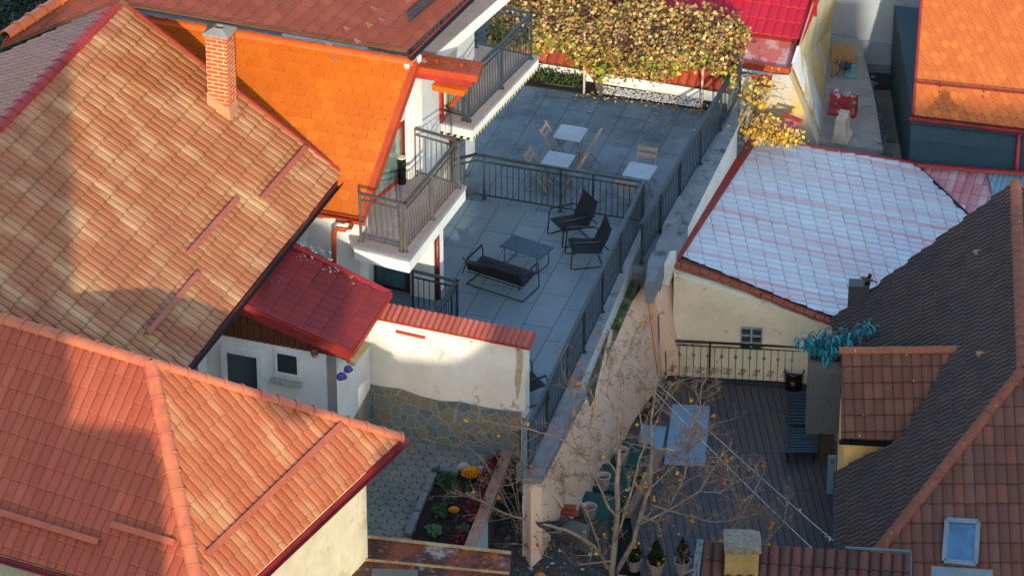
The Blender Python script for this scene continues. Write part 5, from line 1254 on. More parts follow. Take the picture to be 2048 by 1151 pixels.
# bistro set
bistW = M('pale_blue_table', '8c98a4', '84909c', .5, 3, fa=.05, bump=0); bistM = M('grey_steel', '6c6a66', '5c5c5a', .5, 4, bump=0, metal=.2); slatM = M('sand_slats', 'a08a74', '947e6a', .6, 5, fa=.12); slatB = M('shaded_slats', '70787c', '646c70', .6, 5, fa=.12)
bt1 = thing('bistro_table', 'square pale folding table farthest from the crossing railing', 'cafe table', (0, 0, 0), 'small square folding tables on the cafe terrace')
m = MB(); hh = .3; cr = .04; f = []
for cx, cy, a0 in ((1, 1, 0), (-1, 1, 90), (-1, -1, 180), (1, -1, 270)):
    for k in range(4): a = R_(a0+30*k); f.append(V((cx*(hh-cr)+cr*math.cos(a), cy*(hh-cr)+cr*math.sin(a), 0)))
m.prism(f, .695, .715); m.build('top', bistW, bt1)
for s in (-1, 1):
    for d in (-1, 1): m = MB(); m.beam(V((s*.22, d*.26, .69)), V((s*.22, -d*.26, .005)), .02, .012, up=V((1, 0, 0))); m.build('leg', bistM, bt1)
m = MB(); m.beam(V((-.22, .25, .03)), V((.22, .25, .03)), .012, .012); m.beam(V((-.22, -.25, .03)), V((.22, -.25, .03)), .012, .012); m.build('stretcher', bistM, bt1)
bt1.location = place(1141, 266, .71, zt); bt1.rotation_euler = (0, 0, -R_(19))
for lab, x, y in (('square pale folding table in the middle, just beyond the crossing railing', 1116, 319.5), ('square pale folding table nearest the parapet railing', 1279.5, 341.5)):
    c = copy_tree(bt1); c.location = place(x, y, .71, zt); c['label'] = lab
bc = thing('folding_chair', 'sand coloured folding chair left of the farthest pale table', 'folding chair', (0, 0, 0), 'folding chairs at the small tables')
for s in (-1, 1):
    m = MB(); m.beam(V((s*.2, -.27, .86)), V((s*.2, .25, .005)), .024, .012, up=V((1, 0, 0))); m.build('long_leg', slatM, bc)
    m = MB(); m.beam(V((s*.175, .17, .43)), V((s*.175, -.25, .005)), .02, .012, up=V((1, 0, 0))); m.build('short_leg', bistM, bc)
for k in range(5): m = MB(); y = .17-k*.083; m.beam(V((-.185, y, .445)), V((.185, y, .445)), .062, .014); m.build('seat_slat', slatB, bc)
for z, y in ((.8, -.235), (.68, -.165)): m = MB(); m.beam(V((-.21, y, z)), V((.21, y, z)), .014, .09); m.build('back_slat', slatM, bc)
m = MB(); m.beam(V((-.2, .22, .05)), V((.2, .22, .05)), .012, .012); m.build('foot_bar', bistM, bc)
bc.location = place(1109, 288, .44, zt); bc.rotation_euler = (0, 0, -R_(107))
for lab, x, y, a in (('sand coloured folding chair left of the middle pale table', 1077, 338, 107), ('sand coloured folding chair right of the farthest pale table, seen edge on', 1174, 297, -73),
                     ('folding chair right of the middle pale table, close behind the crossing railing', 1146, 346, -73), ('folding chair with its back to the vine, beyond the table by the parapet', 1289, 338, 197), ('folding chair on the near side of the table by the parapet, seen through the railing', 1256, 386, 17)):
    c = copy_tree(bc); c.location = place(x, y, .44, zt); c.rotation_euler = (0, 0, -R_(a)); c['label'] = lab
# ashtray bin
ab = thing('ashtray_bin', 'tall black cylindrical ashtray bin beside the balcony door', 'bin', U(804, 366, zb))
bx_ = U(804, 366, zb); m = MB(); m.smooth = True; m.lathe([(0, 0), (.085, 0), (.085, .56), (.08, .6), (0, .6)], bx_, 20); m.build('body', metalBk, ab)
m = MB(); m.lathe([(0, .615), (.03, .615), (.08, .608), (.088, .6), (.088, .58), (.0, .58)], bx_, 20); m.build('sand_tray', M('sand_cream', 'b8b090', 'a8a080', .8), ab)
m = MB(); q = bx_+V((.045, -.072, .44)); m.lathe([(0, 0), (.03, 0), (.03, .1), (0, .1)], q, 10); m.build('opening', darkV, ab)
# ================================================================== DECK THINGS
def pot(name, label, c, r, h, mat, soil, group=None, cat='pot', lip=.02):
    o = thing(name, label, cat, c, group); m = MB(); m.smooth = True
    m.lathe([(0, 0), (r*.68, 0), (r*.7, .01), (r, h-.02), (r+.008, h), (r-.02, h), (r-.03, h-.03), (r-.04, h-.1)], c, 22); m.build('body', mat, o)
    m = MB(); m.lathe([(0, h-.07), (r-.035, h-.08)], c, 22); m.build('soil', soil, o); return o
potB = M('blush_pot', 'a89c98', '9c908c', .6, 4, fa=.08); soilR = M('dry_soil', '6c4a38', '54382a', 1., 9, fine=50, fa=.4); soilD = MATS['dark_soil']
greenM = M('green_carpet', '1c4844', '163c3a', .9, 3)
stp = thing('steps', 'steps covered in dark green carpet descending beside the pink wall', 'steps', U(1230, 950, -3.2))
for i, (x, y, zz) in enumerate(((1262, 905, -2.95), (1228, 955, -2.65), (1190, 1010, -2.35))):
    m = MB(); c = U(x, y, zz); a, b = AZ(17), AZ(107); q = [c-b*.42-a*.45, c+b*.36-a*.45, c+b*.36+a*.42, c-b*.42+a*.42]; m.prism(q, -3.3, zz); m.build('step', greenM, stp)
for lab, x, y, zz, r, h in (('blush flowerpot with dry soil on the top green step, farthest from the camera', 1242, 927, -2.95, .155, .34), ('blush flowerpot on the middle green step', 1207, 975, -2.65, .14, .3), ('blush flowerpot on the lowest green step beside the terracotta bricks', 1178, 1035, -2.35, .15, .28)):
    pot('flowerpot', lab, U(x, y, zz), r, h, potB, soilR, 'blush flowerpots on the green steps')
r2 = random.Random(31); con = MLeaf('conifer', ('1c2c14', '16240f', '24341a', '2c3c1c'))
for lab, x, y, r, h, n in (('blush pot with a small dark conifer, left one of three behind the tree', 1268, 1138, .15, .26, 500), ('blush pot with a bushy dark conifer, middle one of three behind the tree', 1312, 1145, .18, .28, 700), ('pale blue grey pot with a thin dark plant beside the old barrel tiles', 1364, 1142, .17, .28, 250)):
    c = U(x, y, -3.2); o = pot('planted_pot', lab, c, r, h, potB, soilD, 'potted conifers at the bottom', 'potted plant'); m = MB()
    for k in range(n):
        t_ = r2.random(); rr0 = (1-t_)*.2+.02; a = r2.uniform(0, 6.28); leafq(m, c+V((math.cos(a)*rr0*r2.random(), math.sin(a)*rr0*r2.random(), h+t_*.5)), .05, r2)
    m.build('foliage', con, o)
    m = MB(); m.tube([c+Z*(h-.1), c+Z*(h+.4)], .012, 5); m.build('stem', bark, o)
c = U(1587, 773, -3.2); o = thing('glazed_pot', 'large dark brown glazed pot with a gold emblem by the iron railing', 'pot', c); m = MB(); m.smooth = True
m.lathe([(0, 0), (.14, 0), (.15, .02), (.17, .04), (.19, .2), (.2, .36), (.215, .4), (.205, .42), (.19, .41), (.18, .36), (.175, .3)], c, 26); m.build('body', M('brown_glaze', '2a1810', '1c110b', .12, 2, spec=.8, bump=0), o)
m = MB(); m.lathe([(0, .3), (.178, .3)], c, 20); m.build('soil', soilD, o)
m = MB(); q = c+V((-.03, -.183, .2)); m.hull8([q+V((math.cos(a)*.055, 0, math.sin(a)*.055)) for a in [k*.5236 for k in range(12)]], [q+V((math.cos(a)*.05, -.012, math.sin(a)*.05)) for a in [k*.5236 for k in range(12)]]); m.build('emblem', M('gold', '9c8040', '8c7038', .4, 30, metal=.5), o)
m = MB(); m.lathe([(0, 0), (.19, 0), (.2, .025), (0, .02)], c-Z*.0, 20); m.build('saucer', metalBk, o)
# slat lounger
sl = thing('slatted_lounger', 'dark teal slatted sun lounger on the deck partly under the granite planter', 'sun lounger', U(1600, 850, -3.2)); slm = M('teal_plastic', '143444', '102a38', .5, 3, fa=.05, bump=0)
LX0, LY0 = U(1572, 905, -2.95), U(1578, 795, -2.95)
ux = V((1, .0, 0)); uy = (LY0-LX0).normalized(); n = 20; Ly = (LY0-LX0).length; m = MB()
for k in range(n):
    y = Ly*(k+.5)/n; 
    if k == 9: continue
    p = LX0+uy*y; m.beam(p+Z*(.0 if k < 9 else .012*(k-9)), p+ux*.6+Z*(.0 if k < 9 else .012*(k-9)), Ly/n*.72, .02)
m.build('slats', slm, sl)
for s in (0, .6): m = MB(); m.beam(LX0+ux*s-Z*.02, LY0+ux*s-Z*.02, .04, .05); m.build('side_rail', slm, sl)
for a in (LX0+ux*.03+uy*.05, LX0+ux*.57+uy*.05, LY0+ux*.03-uy*.1, LY0+ux*.57-uy*.1): m = MB(); m.beam(a-Z*.03, V((a.x, a.y, -3.2)), .035, .035); m.build('leg', metalBk, sl)
# mats
bl = M('pale_blue_mat', '6f93ab', '6488a0', .85, 1.2, fa=.05)
def mat_(name, label, pts, th=.02, m_=None, z=-3.19): o = MB().prism([U(x, y, z) for x, y in pts], z, z+th).build(name, m_ or bl); tag(o, label, 'mat'); return o
mat_('mat', 'long pale blue mat lying on the dark deck', [(1345, 809), (1420, 812), (1410, 933), (1328, 928)])
mat_('mat', 'small pale blue mat near the flowerpots, left of the long mat', [(1283, 850), (1333, 855), (1318, 935), (1256, 948), (1272, 900)], .03)
o = mat_('board_plank', 'beige plank edge running diagonally beside the small blue mat', [(1318, 905), (1332, 905), (1262, 1035), (1243, 1035)], .1, M('beige_plank', '8c7868', '7c6a5a', .9)); o['category'] = 'plank'
m = MB(); r2 = random.Random(17)
for k in range(10): p = U(1265+r2.uniform(-8, 12), 950+r2.uniform(-20, 30), -3.1); m.beam(p, p+AZ(15+r2.uniform(-8, 8))*.6, .03, .02)
o = m.build('stick_bundle', M('bundle_wood', '5c4640', '4c3a34', .9)); tag(o, 'bundle of brown sticks lying beside the plank behind the tree', 'sticks')
# planter
gran = M('granite_texture', '6c6e6c', '5c5e5c', .9, 30, lo=.4, hi=.6, fine=90, fa=.5)
pz0, pz1 = -2.5, -.78; pc = U(1619, 722, pz1); pd = U(1684, 722, pz1)
pl_ = thing('planter', 'tall grey granite textured planter box on a wooden post, beside the dormer', 'planter', (pc.x+.3, pc.y, -3.2))
MB().prism([V((pc.x, pc.y-.02, 0)), V((pd.x, pd.y-.02, 0)), V((pd.x, pd.y+.38, 0)), V((pc.x, pc.y+.38, 0))], pz0, pz1-.02).build('box', gran, pl_)
for a, b in ((V((pc.x, pc.y, pz1)), V((pd.x, pd.y, pz1))), (V((pc.x, pc.y+.36, pz1)), V((pd.x, pd.y+.36, pz1)))): MB().beam(a, b, .05, .03).build('rim', M('rim_brown', '6c5a50', '5c4c44', .8), pl_)
MB().prism([V((pc.x+.03, pc.y, 0)), V((pd.x-.03, pd.y, 0)), V((pd.x-.03, pd.y+.34, 0)), V((pc.x+.03, pc.y+.34, 0))], pz1-.1, pz1-.015).build('soil', soilD, pl_)
MB().box(V((pd.x-.22, pd.y+.15, -3.2)), .2, .2, pz0+3.2, 0).build('post', M('post_wood', '5c4a28', '40341c', .8, 4, streak=.2), pl_)
pt = thing('potted_shrub', 'bushy blue green plant with long drooping leaves on top of the granite planter', 'plant', (pc.x+.3, pc.y+.2, pz1))
tealL = MLeaf('teal_leaves', ('1c7078', '145c68', '2c8488', '0f4854', '1f6a74', '38989a'), .45)
m = MB(); ms = MB(); r2 = random.Random(23)
cpt = V((pc.x+.38, pc.y+.15, pz1))
for k in range(26):
    a = r2.uniform(0, 6.28); L = r2.uniform(.25, .75); tip = cpt+V((math.cos(a)*L*.85+r2.uniform(0, .15), math.sin(a)*L*.4, r2.uniform(.25, .75)-.25*L)); 
    if k < 3: tip = cpt+V((.75+.08*k, .1, .75-.05*k))
    if k in (4, 5): tip = cpt+V((-.62, -.1, .5))
    ms.tube([cpt, (cpt+tip)/2+Z*.12, tip], [.012, .009, .005], 5)
    for j in range(22):
        t_ = .35+.65*j/21; b_ = cpt*(1-t_)+tip*t_+Z*.12*4*t_*(1-t_)*.9; d = V((r2.gauss(0, 1), r2.gauss(-.2, 1), r2.gauss(0, .4))).normalized(); ln_ = r2.uniform(.12, .22); wv = d.cross(Z).normalized()*ln_*.11
        pth = [b_, b_+d*ln_*.45+Z*.01, b_+d*ln_*.75-Z*ln_*.28, b_+d*ln_*.85-Z*ln_*.75]
        i0 = len(m.v); m.v += [pth[0], pth[1]+wv, pth[1]-wv, pth[2]+wv*.9, pth[2]-wv*.9, pth[3]]
        m.f += [[i0, i0+1, i0+2], [i0+1, i0+3, i0+4, i0+2], [i0+3, i0+5, i0+4]]; m.mi += [0]*3
m.build('leaves', tealL, pt); ms.build('stems', MATS['green_carpet'], pt)
# bird
bd = tb+Z*.09; bird = None
m = MB(); m.smooth = True
prof = [(-.1, .0, .012), (-.085, .01, .03), (-.05, .03, .045), (.0, .05, .05), (.04, .06, .042), (.07, .075, .03), (.09, .085, .028), (.11, .085, .018), (.13, .08, .004)]
i0 = 0
rings = []
for x, z, r in prof: rings.append([bd+V((-x*1.2, 0, z))+V((0, math.cos(a)*r, math.sin(a)*r)) for a in [k*.785 for k in range(8)]])
i0 = len(m.v)
for rg in rings: m.v += rg
for k in range(len(rings)-1):
    for j in range(8): m.f.append([i0+k*8+j, i0+k*8+(j+1) % 8, i0+(k+1)*8+(j+1) % 8, i0+(k+1)*8+j]); m.mi.append(0)
m.hull8([bd+V((.1, -.02, .0)), bd+V((.2, -.035, -.03)), bd+V((.2, .035, -.03)), bd+V((.1, .02, .0))], [bd+V((.1, -.02, .012)), bd+V((.2, -.035, -.022)), bd+V((.2, .035, -.022)), bd+V((.1, .02, .012))])
m.hull8([bd+V((-.03, -.03, .07)), bd+V((.05, -.03, .07)), bd+V((.08, -.1, .2)), bd+V((.02, -.08, .24))], [bd+V((-.03, -.025, .08)), bd+V((.05, -.025, .08)), bd+V((.085, -.09, .2)), bd+V((.02, -.07, .24))])
for s in (-.015, .015): m.tube([bd+V((0, s, .02)), bd+V((.0, s, -.02))], .004, 4)
o = m.build('bird', M('brown_feathers', '8c6440', '5c4430', .8, 20, c3='30261e', sc3=14, t3=(.5, .55))); tag(o, 'small brown bird with a raised wing perched on the roof vent stub', 'bird')
# ================================================================== BOTTOM EDGE
# rusty sheet roof
zru = -.1
Q0, Q1 = U(722, 1074, zru), U(1022, 1108, zru); Rr = PL(Q0, Q1, U(700, 1180, zru-.1))
rs_ = thing('shed', 'shed with a rusty flat sheet metal roof at the bottom', 'shed', (Q0.x+1, Q0.y-.5, -3.3))
t = NT('rusty_sheet'); p_ = t.pos(); n1_ = t.noise(p_, 1.1, 8, .65); n2_ = t.noise(p_, 3.5, 9, .75)
col = t.mix(t.ramp(t.math('ADD', t.math('MULTIPLY', n1_, .7), t.math('MULTIPLY', n2_, .3)), .45, .53), lin('7c3c1c'), lin('3a2418')); col = t.mix(t.ramp(t.noise(p_, 1.0, 9, .7), .56, .62), col, lin('8c8c8c')); col = t.mix(t.ramp(n2_, .55, .6), col, lin('9c5424'))
t.l(col, t.b.inputs[0]); t.b.inputs['Roughness'].default_value = .75; t.bump(n2_, .3, .01)
m = MB(); m.slab([Rr.px(722, 1074), Rr.px(1022, 1108), Rr.px(1015, 1230), Rr.px(560, 1230), Rr.px(640, 1151)], Rr.n, .05); rsr = m.build('roof', t.m, rs_)
m = MB(); m.beam(Rr.px(722, 1073)+Z*.03, Rr.px(1022, 1107)+Z*.03, .04, .05); m.beam(Rr.px(690, 1116)+Z*.02, Rr.px(1018, 1147)+Z*.02, .03, .04); m.build('standing_seam', M('pale_seam', 'a89878', '8c6c48', .7, 5), rsr)
m = MB(); m.beam(Rr.px(722, 1074)+Z*.03, Rr.px(600, 1190)+Z*.03, .08, .05); m.build('edge_trim', metalBk, rsr)
m = MB(); m.slab([p+Z*.03 for p in (Rr.px(745, 1138), Rr.px(835, 1141), Rr.px(840, 1200), Rr.px(735, 1200))], Z, .02); m.build('repair_patch', gran, rsr)
mats_ = V((0, 0, 0)); MB().prism([V((p.x, p.y-.15, 0)) for p in (Rr.px(760, 1085), Rr.px(1005, 1112), Rr.px(1000, 1230), Rr.px(640, 1230))], -3.4, zru-.3).build('wall', concreteD, rs_)
# yard with rubble
yd = [U(940, 1120, -1.7), U(1036, 915, -1.5), U(1046, 960, -1.35), U(1050, 1030, -.8), U(1078, 1044, -.85), U(1143, 1036, -1.75), U(1215, 1040, -2.3), U(1240, 1300, -2.3), U(900, 1300, -2.2)]
ym = MB(); yc = U(1085, 1085, -1.75)
for i in range(len(yd)): ym.face([yc, yd[(i+1) % len(yd)], yd[i]])
from mathutils.bvhtree import BVHTree
ybv = BVHTree.FromPolygons([tuple(p) for p in ym.v], ym.f)
def Y_(x, y):
    h = ybv.ray_cast(CAM, ray(x, y).normalized()); return h[0]
struct(ym.build('yard', M('gravel_yard', '4a4844', '34332f', 1., 7, fine=60, fa=.6, bump=1, bd=.02, c3='6c6c6c', sc3=9)))
m = MB(); r2 = random.Random(41)
for k in range(1500):
    x, y = r2.uniform(960, 1215), r2.uniform(990, 1165)
    if x < 1060 and y < 1085-(x-960)*.9: continue
    p = Y_(x, y)
    if p is None: continue
    s_ = r2.uniform(.008, .03)*(3 if r2.random() < .03 else 1); v = [p+V((r2.uniform(-1, 1)*s_, r2.uniform(-1, 1)*s_, z*s_)) for z in (-.3, -.3, -.3, .6, .6, .6)]
    m.hull8(v[:3], v[3:])
o = m.build('gravel', MLeaf('gravel', ('5c5c5c', '44464a', '6c6860', '8c9498', '3a3834', '54504a', '4c545c'), .9)); tag(o, 'loose gravel and stone chips strewn over the yard below the tree', 'gravel', kind='stuff')
m = MB()
for x, y in ((1085, 1118), (1105, 1128), (1152, 1098), (1180, 1110), (1120, 1103), (1095, 1135), (1165, 1140), (1060, 1125), (1130, 1128)): leafq(m, Y_(x, y)+Z*.03, r2.uniform(.05, .1), r2, V((r2.uniform(-.4, .4), r2.uniform(-.4, .4), 1)).normalized(), 1.2)
o = m.build('plastic_scraps', MLeaf('scraps2', ('a8bcc8', '8cb0c4', 'c0ccd4'), .5)); tag(o, 'pale blue plastic scraps lying on the gravel yard', 'litter', kind='stuff')
# bricks by pots
for lab, x, y, dz_, a in (('terracotta brick lying flat beside the lowest flowerpot, underneath the other', 1140, 1028, 0, 100), ('terracotta brick stacked on top of the other beside the lowest flowerpot', 1138, 1022, .07, 96)):
    m = MB(); c = U(x, y, -1.7)+Z*dz_; m.box(c, .34 if dz_ == 0 else .26, .12, .065, a-90); o = m.build('brick', M('terracotta_brick', '8c4030', '7c3628', .85, 8), bev=.006); tag(o, lab, 'brick', 'loose bricks')
struct(MB().prism([U(1075, 1015, -1.72), U(1180, 1050, -1.72), U(1175, 1075, -1.72), U(1070, 1050, -1.72)], -3.3, -1.72).build('stone_ledge', concreteD))
c = U(1095, 1035, -1.72); o = pot('planted_pot', 'small dark pot with a green cactus like plant at the foot of the pink wall', c, .1, .16, metalBk, soilD, None, 'potted plant'); m = MB()
for k in range(60): leafq(m, c+V((r2.uniform(-.05, .05), r2.uniform(-.05, .05), .15+r2.random()*.25)), .05, r2)
m.build('foliage', MLeaf('cactus', ('2c5024', '24441c', '38602c')), o)
# old barrel tile roof with chimney
zo_ = .6
K0, K1 = U(1405, 1083, zo_), U(1820, 1108, zo_); Kp = PL(K0, K1, K0-V((0, 1, .5)))
ks = thing('shed', 'shed with an old lichen flecked barrel tile roof at the bottom right', 'shed', (K0.x+2, K0.y-1, -3.4))
kpoly = [Kp.px(1402, 1083), Kp.px(1820, 1109), Kp.px(1820, 1240), Kp.px(1380, 1240)]
kr = tileroof(kpoly, Kp, 'roof', [T_K, slabM], ks, .2, .38, .05, .03, barrel, .06, v0=K0, jit=.02)
MB().beam(Kp.px(1401, 1083)+Z*.04, Kp.px(1380, 1240)+Z*.04, .12, .08).build('verge_mortar', M('lichen_mortar', '6c7c80', '3c4448', .95, 12), kr)
MB().beam(Kp.px(1690, 1102)+Z*.09, Kp.px(1822, 1110)+Z*.09, .04, .03).build('ridge_flashing', M('blue_zinc2', '4c6470', '40545e', .5), kr)
MB().beam(Kp.px(1822, 1110)+Z*.07, Kp.px(1820, 1240)+Z*.07, .03, .04).build('edge_flashing', MATS['blue_zinc2'], kr)
MB().prism([V((K0.x+.15, K0.y-.1, 0)), V((K1.x-.1, K1.y-.1, 0)), V((K1.x-.1, K1.y-3, 0)), V((K0.x+.15, K0.y-3, 0))], -3.4, zo_-1.9).build('wall', concreteD, ks)
kc = Kp.px(1483, 1128); ctop = over(1486, 1068, V((kc.x, kc.y, -2))).z
MB().box((kc.x, kc.y, kc.z-.4), .6, .5, ctop-.13-kc.z+.4, 3).build('chimney', M('yellow_render', 'a08850', '8c7644', .9, 3, c3='6c6050', sc3=3), kr)
rk = rock((kc.x, kc.y, ctop-.2), (.42, .38, .16), None, M('rough_cap', '8c8474', '6c665a', .95, 9, fine=40, fa=.5, bump=1, bd=.03, c3='b0aca0', sc3=8), 5)
rk.name = 'chimney_cap'; rk.data.name = 'chimney_cap'
del rk['category']; rk.parent = kr; rk.matrix_parent_inverse = Matrix.Identity(4); rk.location = V((kc.x, kc.y, ctop-.16))-ks.location
# squarer cap
for v in rk.data.vertices:
    x, y = v.co.x, v.co.y; v.co.x = max(-.33, min(.33, x*1.25)); v.co.y = max(-.28, min(.28, y*1.25)); v.co.z = max(-.07, min(.09, v.co.z))
o = thing('clay_cap', 'orange terracotta chimney pot top at the bottom edge below the gravel yard', 'chimney pot', U(1080, 1146, -1.0)-Z*.3); m = MB(); m.smooth = True; c = U(1080, 1160, -1.0)
m.lathe([(.1, -1.7), (.12, 0), (.14, .05), (.1, .12), (.05, .15), (0, .16)], c, 18); m.build('body', M('bright_clay', 'c0602c', 'b0522a', .7), o)
for i in range(6): m = MB(); a = i*1.047; m.box(c+V((math.cos(a)*.125, math.sin(a)*.125, .01)), .02, .02, .06, 0); m.build('rib', MATS['bright_clay'], o)
o = thing('ridge_tiles', 'orange ridge tiles just showing at the bottom edge below the old chimney', 'ridge tiles', U(1450, 1150, -1.2)-Z*.2); caps(U(1395, 1152, -1.2), U(1475, 1158, -1.2), Z, 'tile', MATS['bright_clay'], o, .09, .3)
# white service box post by charcoal roof
c = U(1659, 1080, -3.2); o = thing('service_post', 'pale blue grey board with a square meter cover standing against the charcoal roofed house', 'board', c)
p_ = V((U(1662, 1000, -1.6).x, U(1662, 1000, -1.6).y, -3.2)); bb0 = U(1661, 985, -3.2)
MB().box(bb0, .16, .05, .9, 0).build('board', M('pale_board', '8094a4', '74889a', .8), o); MB().box(bb0+V((.0, -.035, .75)), .07, .02, .07, 0).build('meter_cover', M('grey_cover', '5c6c78', '50606c', .6), o)
# clothes lines
wl1, wl2 = U(1222, 680, -.3), U(1688, 1099, -1.0)
wm = M('white_cord', 'c4c8cc', 'b4b8bc', .6, bump=0)
def wire(label, a, b, sag, r=.006):
    m = MB(); n = 24; m.tube([a+(b-a)*(k/n)-Z*sag*4*(k/n)*(1-k/n) for k in range(n+1)], r, 5); o = m.build('clothes_line', wm); tag(o, label, 'clothes line', 'clothes lines over the deck'); return o
wire('white clothes line over the deck, the right one with pegs', wl1, wl2, .05); wire('white clothes line over the deck, the left one', U(1218, 685, -.35), U(1625, 1096, -1.1), .08)
wire('thin white cord running up the courtyard wall over the rubble base', U(742, 853, zc), wallpt(802, 778, wa+wn*.1, math.degrees(math.atan2(wn.x, wn.y))), .0, .005)
for i, (t_, cc_) in enumerate(((.905, '2c6c7c'), (.925, '4c8c9c'), (.94, 'a8c4cc'))):
    p = wl1+(wl2-wl1)*t_-Z*.02; m = MB(); m.beam(p+Z*.02, p-Z*.07, .015, .03); m.beam(p+Z*.02+V((.01, 0, 0)), p-Z*.07+V((.025, 0, 0)), .01, .03); o = m.build('clothes_peg', M('peg%d' % i, cc_, cc_, .5)); tag(o, ('dark teal clothes peg on the line', 'mid blue clothes peg on the line', 'palest clothes peg on the line, nearest the charcoal roof')[i], 'clothes peg', 'pegs on the right clothes line')
# hanging sheath with purple cloths on the outbuilding corner
hb = U(740, 690, .45); ha = U(690, 742, .0)
sb = thing('wall_board', 'stained narrow wooden board fixed diagonally to the outbuilding corner', 'board', (hb+ha)/2)
pq = [wallpt(x, y, V((cz.x, cz.y, 0))+AZ(108.6)*.3, 108.6) for x, y in ((734, 684), (700, 727))]
MB().beam(pq[0], pq[1], .03, .16, up=AZ(0)).build('board', M('stained_board', 'a89468', '94804c', .9, 9, c3='6c4c24', sc3=9), sb)
for lab, x, y, r_0 in (('purple rag bundle hanging highest at the lower end of the stained board', 697, 733, .085), ('dark purple rag bundle hanging lowest from the stained board', 684, 747, .1)):
    p = wallpt(x, y, V((cz.x, cz.y, 0))+AZ(108.6)*.3, 108.6)-AZ(0)*.08; rk = rock(p-Z*r_0*.5, (r_0, r_0*.8, r_0), lab, M('purple_cloth', '5c4488', '4a3878', .9, 8), int(x), 'rag bundle'); rk.name = 'rag_bundle'; rk['group'] = 'purple rag bundles'
# ================================================================== GARDEN
r2 = random.Random(51)
def flowers(name, label, c, r, n, cols, stemc):
    o = thing(name, label, 'flowers', c); m = MB()
    for k in range(n):
        v_ = V((r2.gauss(0, 1), r2.gauss(0, 1), abs(r2.gauss(0, 1)))).normalized(); p = c+V((v_.x*r, v_.y*r*.8, v_.z*r*.6+.1))
        for j in range(6):
            a = j*1.047+r2.random(); d = V((math.cos(a), math.sin(a), .3)).normalized()*.022; w_ = V((-math.sin(a), math.cos(a), 0))*.01
            m.face([p, p+d*.6+w_, p+d, p+d*.6-w_])
    m.build('blossoms', MLeaf(name+'_petals', cols), o); m = MB()
    for k in range(260):
        v_ = V((r2.gauss(0, 1), r2.gauss(0, 1), abs(r2.gauss(0, .6)))).normalized(); leafq(m, c+V((v_.x*r*.85, v_.y*r*.7, v_.z*r*.4+.05)), .035, r2)
    m.build('foliage', MLeaf('flower_green', ('2c4420', '24381a', '3a5428')), o)
    m = MB(); m.tube([c-Z*.02, c+Z*.12], .012, 5); m.build('stem', bark, o)
flowers('chrysanthemum', 'round bush of orange chrysanthemums at the top of the flower bed', U(943, 955, zc), .19, 330, ('d0860c', 'c8780c', 'dc980f', 'b8680a'), 0)
flowers('chrysanthemum', 'small clump of bright yellow chrysanthemums in the middle of the flower bed', U(908, 1028, zc), .09, 90, ('c8b80c', 'b8ac0c', 'd0c420'), 0)
def plantc(name, label, c, r, h, n, s, cols, mname, long=1.6):
    o = thing(name, label, 'plant', c); m = MB()
    for k in range(n):
        a = r2.uniform(0, 6.28); d = r*math.sqrt(r2.random()); leafq(m, c+V((math.cos(a)*d, math.sin(a)*d, .03+r2.random()*h)), s*r2.uniform(.6, 1.3), r2, None, long)
    m.build('foliage', MLeaf(mname, cols), o)
    m = MB(); m.tube([c-Z*.03, c+Z*h*.7], .01, 5); m.build('stem', bark, o); return o
gc = ('2c4c2c', '24402a', '3a6038', '1f3822')
plantc('leafy_plant', 'leafy green plant left of the yellow flower clump', U(880, 1030, zc), .17, .16, 160, .06, gc, 'bed_green')
plantc('leafy_plant', 'pale green lettuce like plant low in the flower bed', U(868, 1065, zc), .14, .12, 130, .07, ('4c7048', '3c6440', '5c8054'), 'bed_pale')
plantc('leafy_plant', 'tuft of grassy green leaves at the top left of the flower bed', U(893, 968, zc), .17, .2, 150, .05, gc, 'bed_green', 3.5)
plantc('leafy_plant', 'green plant between the two chrysanthemum clumps', U(900, 1003, zc), .12, .14, 90, .05, gc, 'bed_green')
plantc('leafy_plant', 'dark green plant at the lower right of the flower bed beside the red shrubs', U(925, 1065, zc), .12, .12, 80, .06, gc, 'bed_green')
rs2 = thing('red_shrub', 'row of dark red barberry like shrubs along the garden wall', 'shrub', U(985, 985, zc)); m = MB()
for k in range(2600):
    t_ = r2.random(); x = 1018-100*t_; y = 868+225*t_; p = U(x, y, zc); w_ = .17*(.7+.3*math.sin(t_*22)); h = .28*(.55+.45*math.sin(t_*19+1)); leafq(m, p+V((r2.gauss(0, w_*.6), r2.gauss(0, w_*.6), abs(r2.gauss(0, h*.6)))), r2.uniform(.025, .055), r2)
m.build('foliage', MLeaf('red_foliage', ('5c1420', '6c1c28', '48101c', '7c2430', '3a1418', '2c3420', '88304a')), rs2)
m = MB()
for k in range(9): p = U(1015-11*k, 875+24*k, zc); m.tube([p, p+Z*.25], .01, 5)
m.build('stems', bark, rs2)
m = MB()
for k in range(900):
    x, y = r2.uniform(820, 960), r2.uniform(950, 1110)
    if x < 880-(y-950)*.35 or x > 985-(y-950)*.4: continue
    leafq(m, U(x, y, zc-.02), r2.uniform(.012, .03), r2)
o = m.build('ground_litter', MLeaf('litter_tones', ('3c3024', '4c3c28', '2c3820', '544c3c'))); tag(o, 'small dead leaves and weeds over the dark soil of the flower bed', 'leaf litter', kind='stuff')
# weeds along the foot of the walls in the yard
m = MB()
for k in range(700):
    t_ = r2.random(); x, y = 1042+30*t_+r2.gauss(0, 6), 965+75*t_+r2.gauss(0, 10); q = Y_(x, y)
    if q: leafq(m, q+Z*abs(r2.gauss(0, .08)), r2.uniform(.025, .05), r2)
o = m.build('weeds', MLeaf('weed_tones', ('3c4c2c', '2c3c20', '4c4830', '5c5440'))); tag(o, 'scrubby weeds growing where the yard meets the pink wall', 'weeds', kind='stuff')
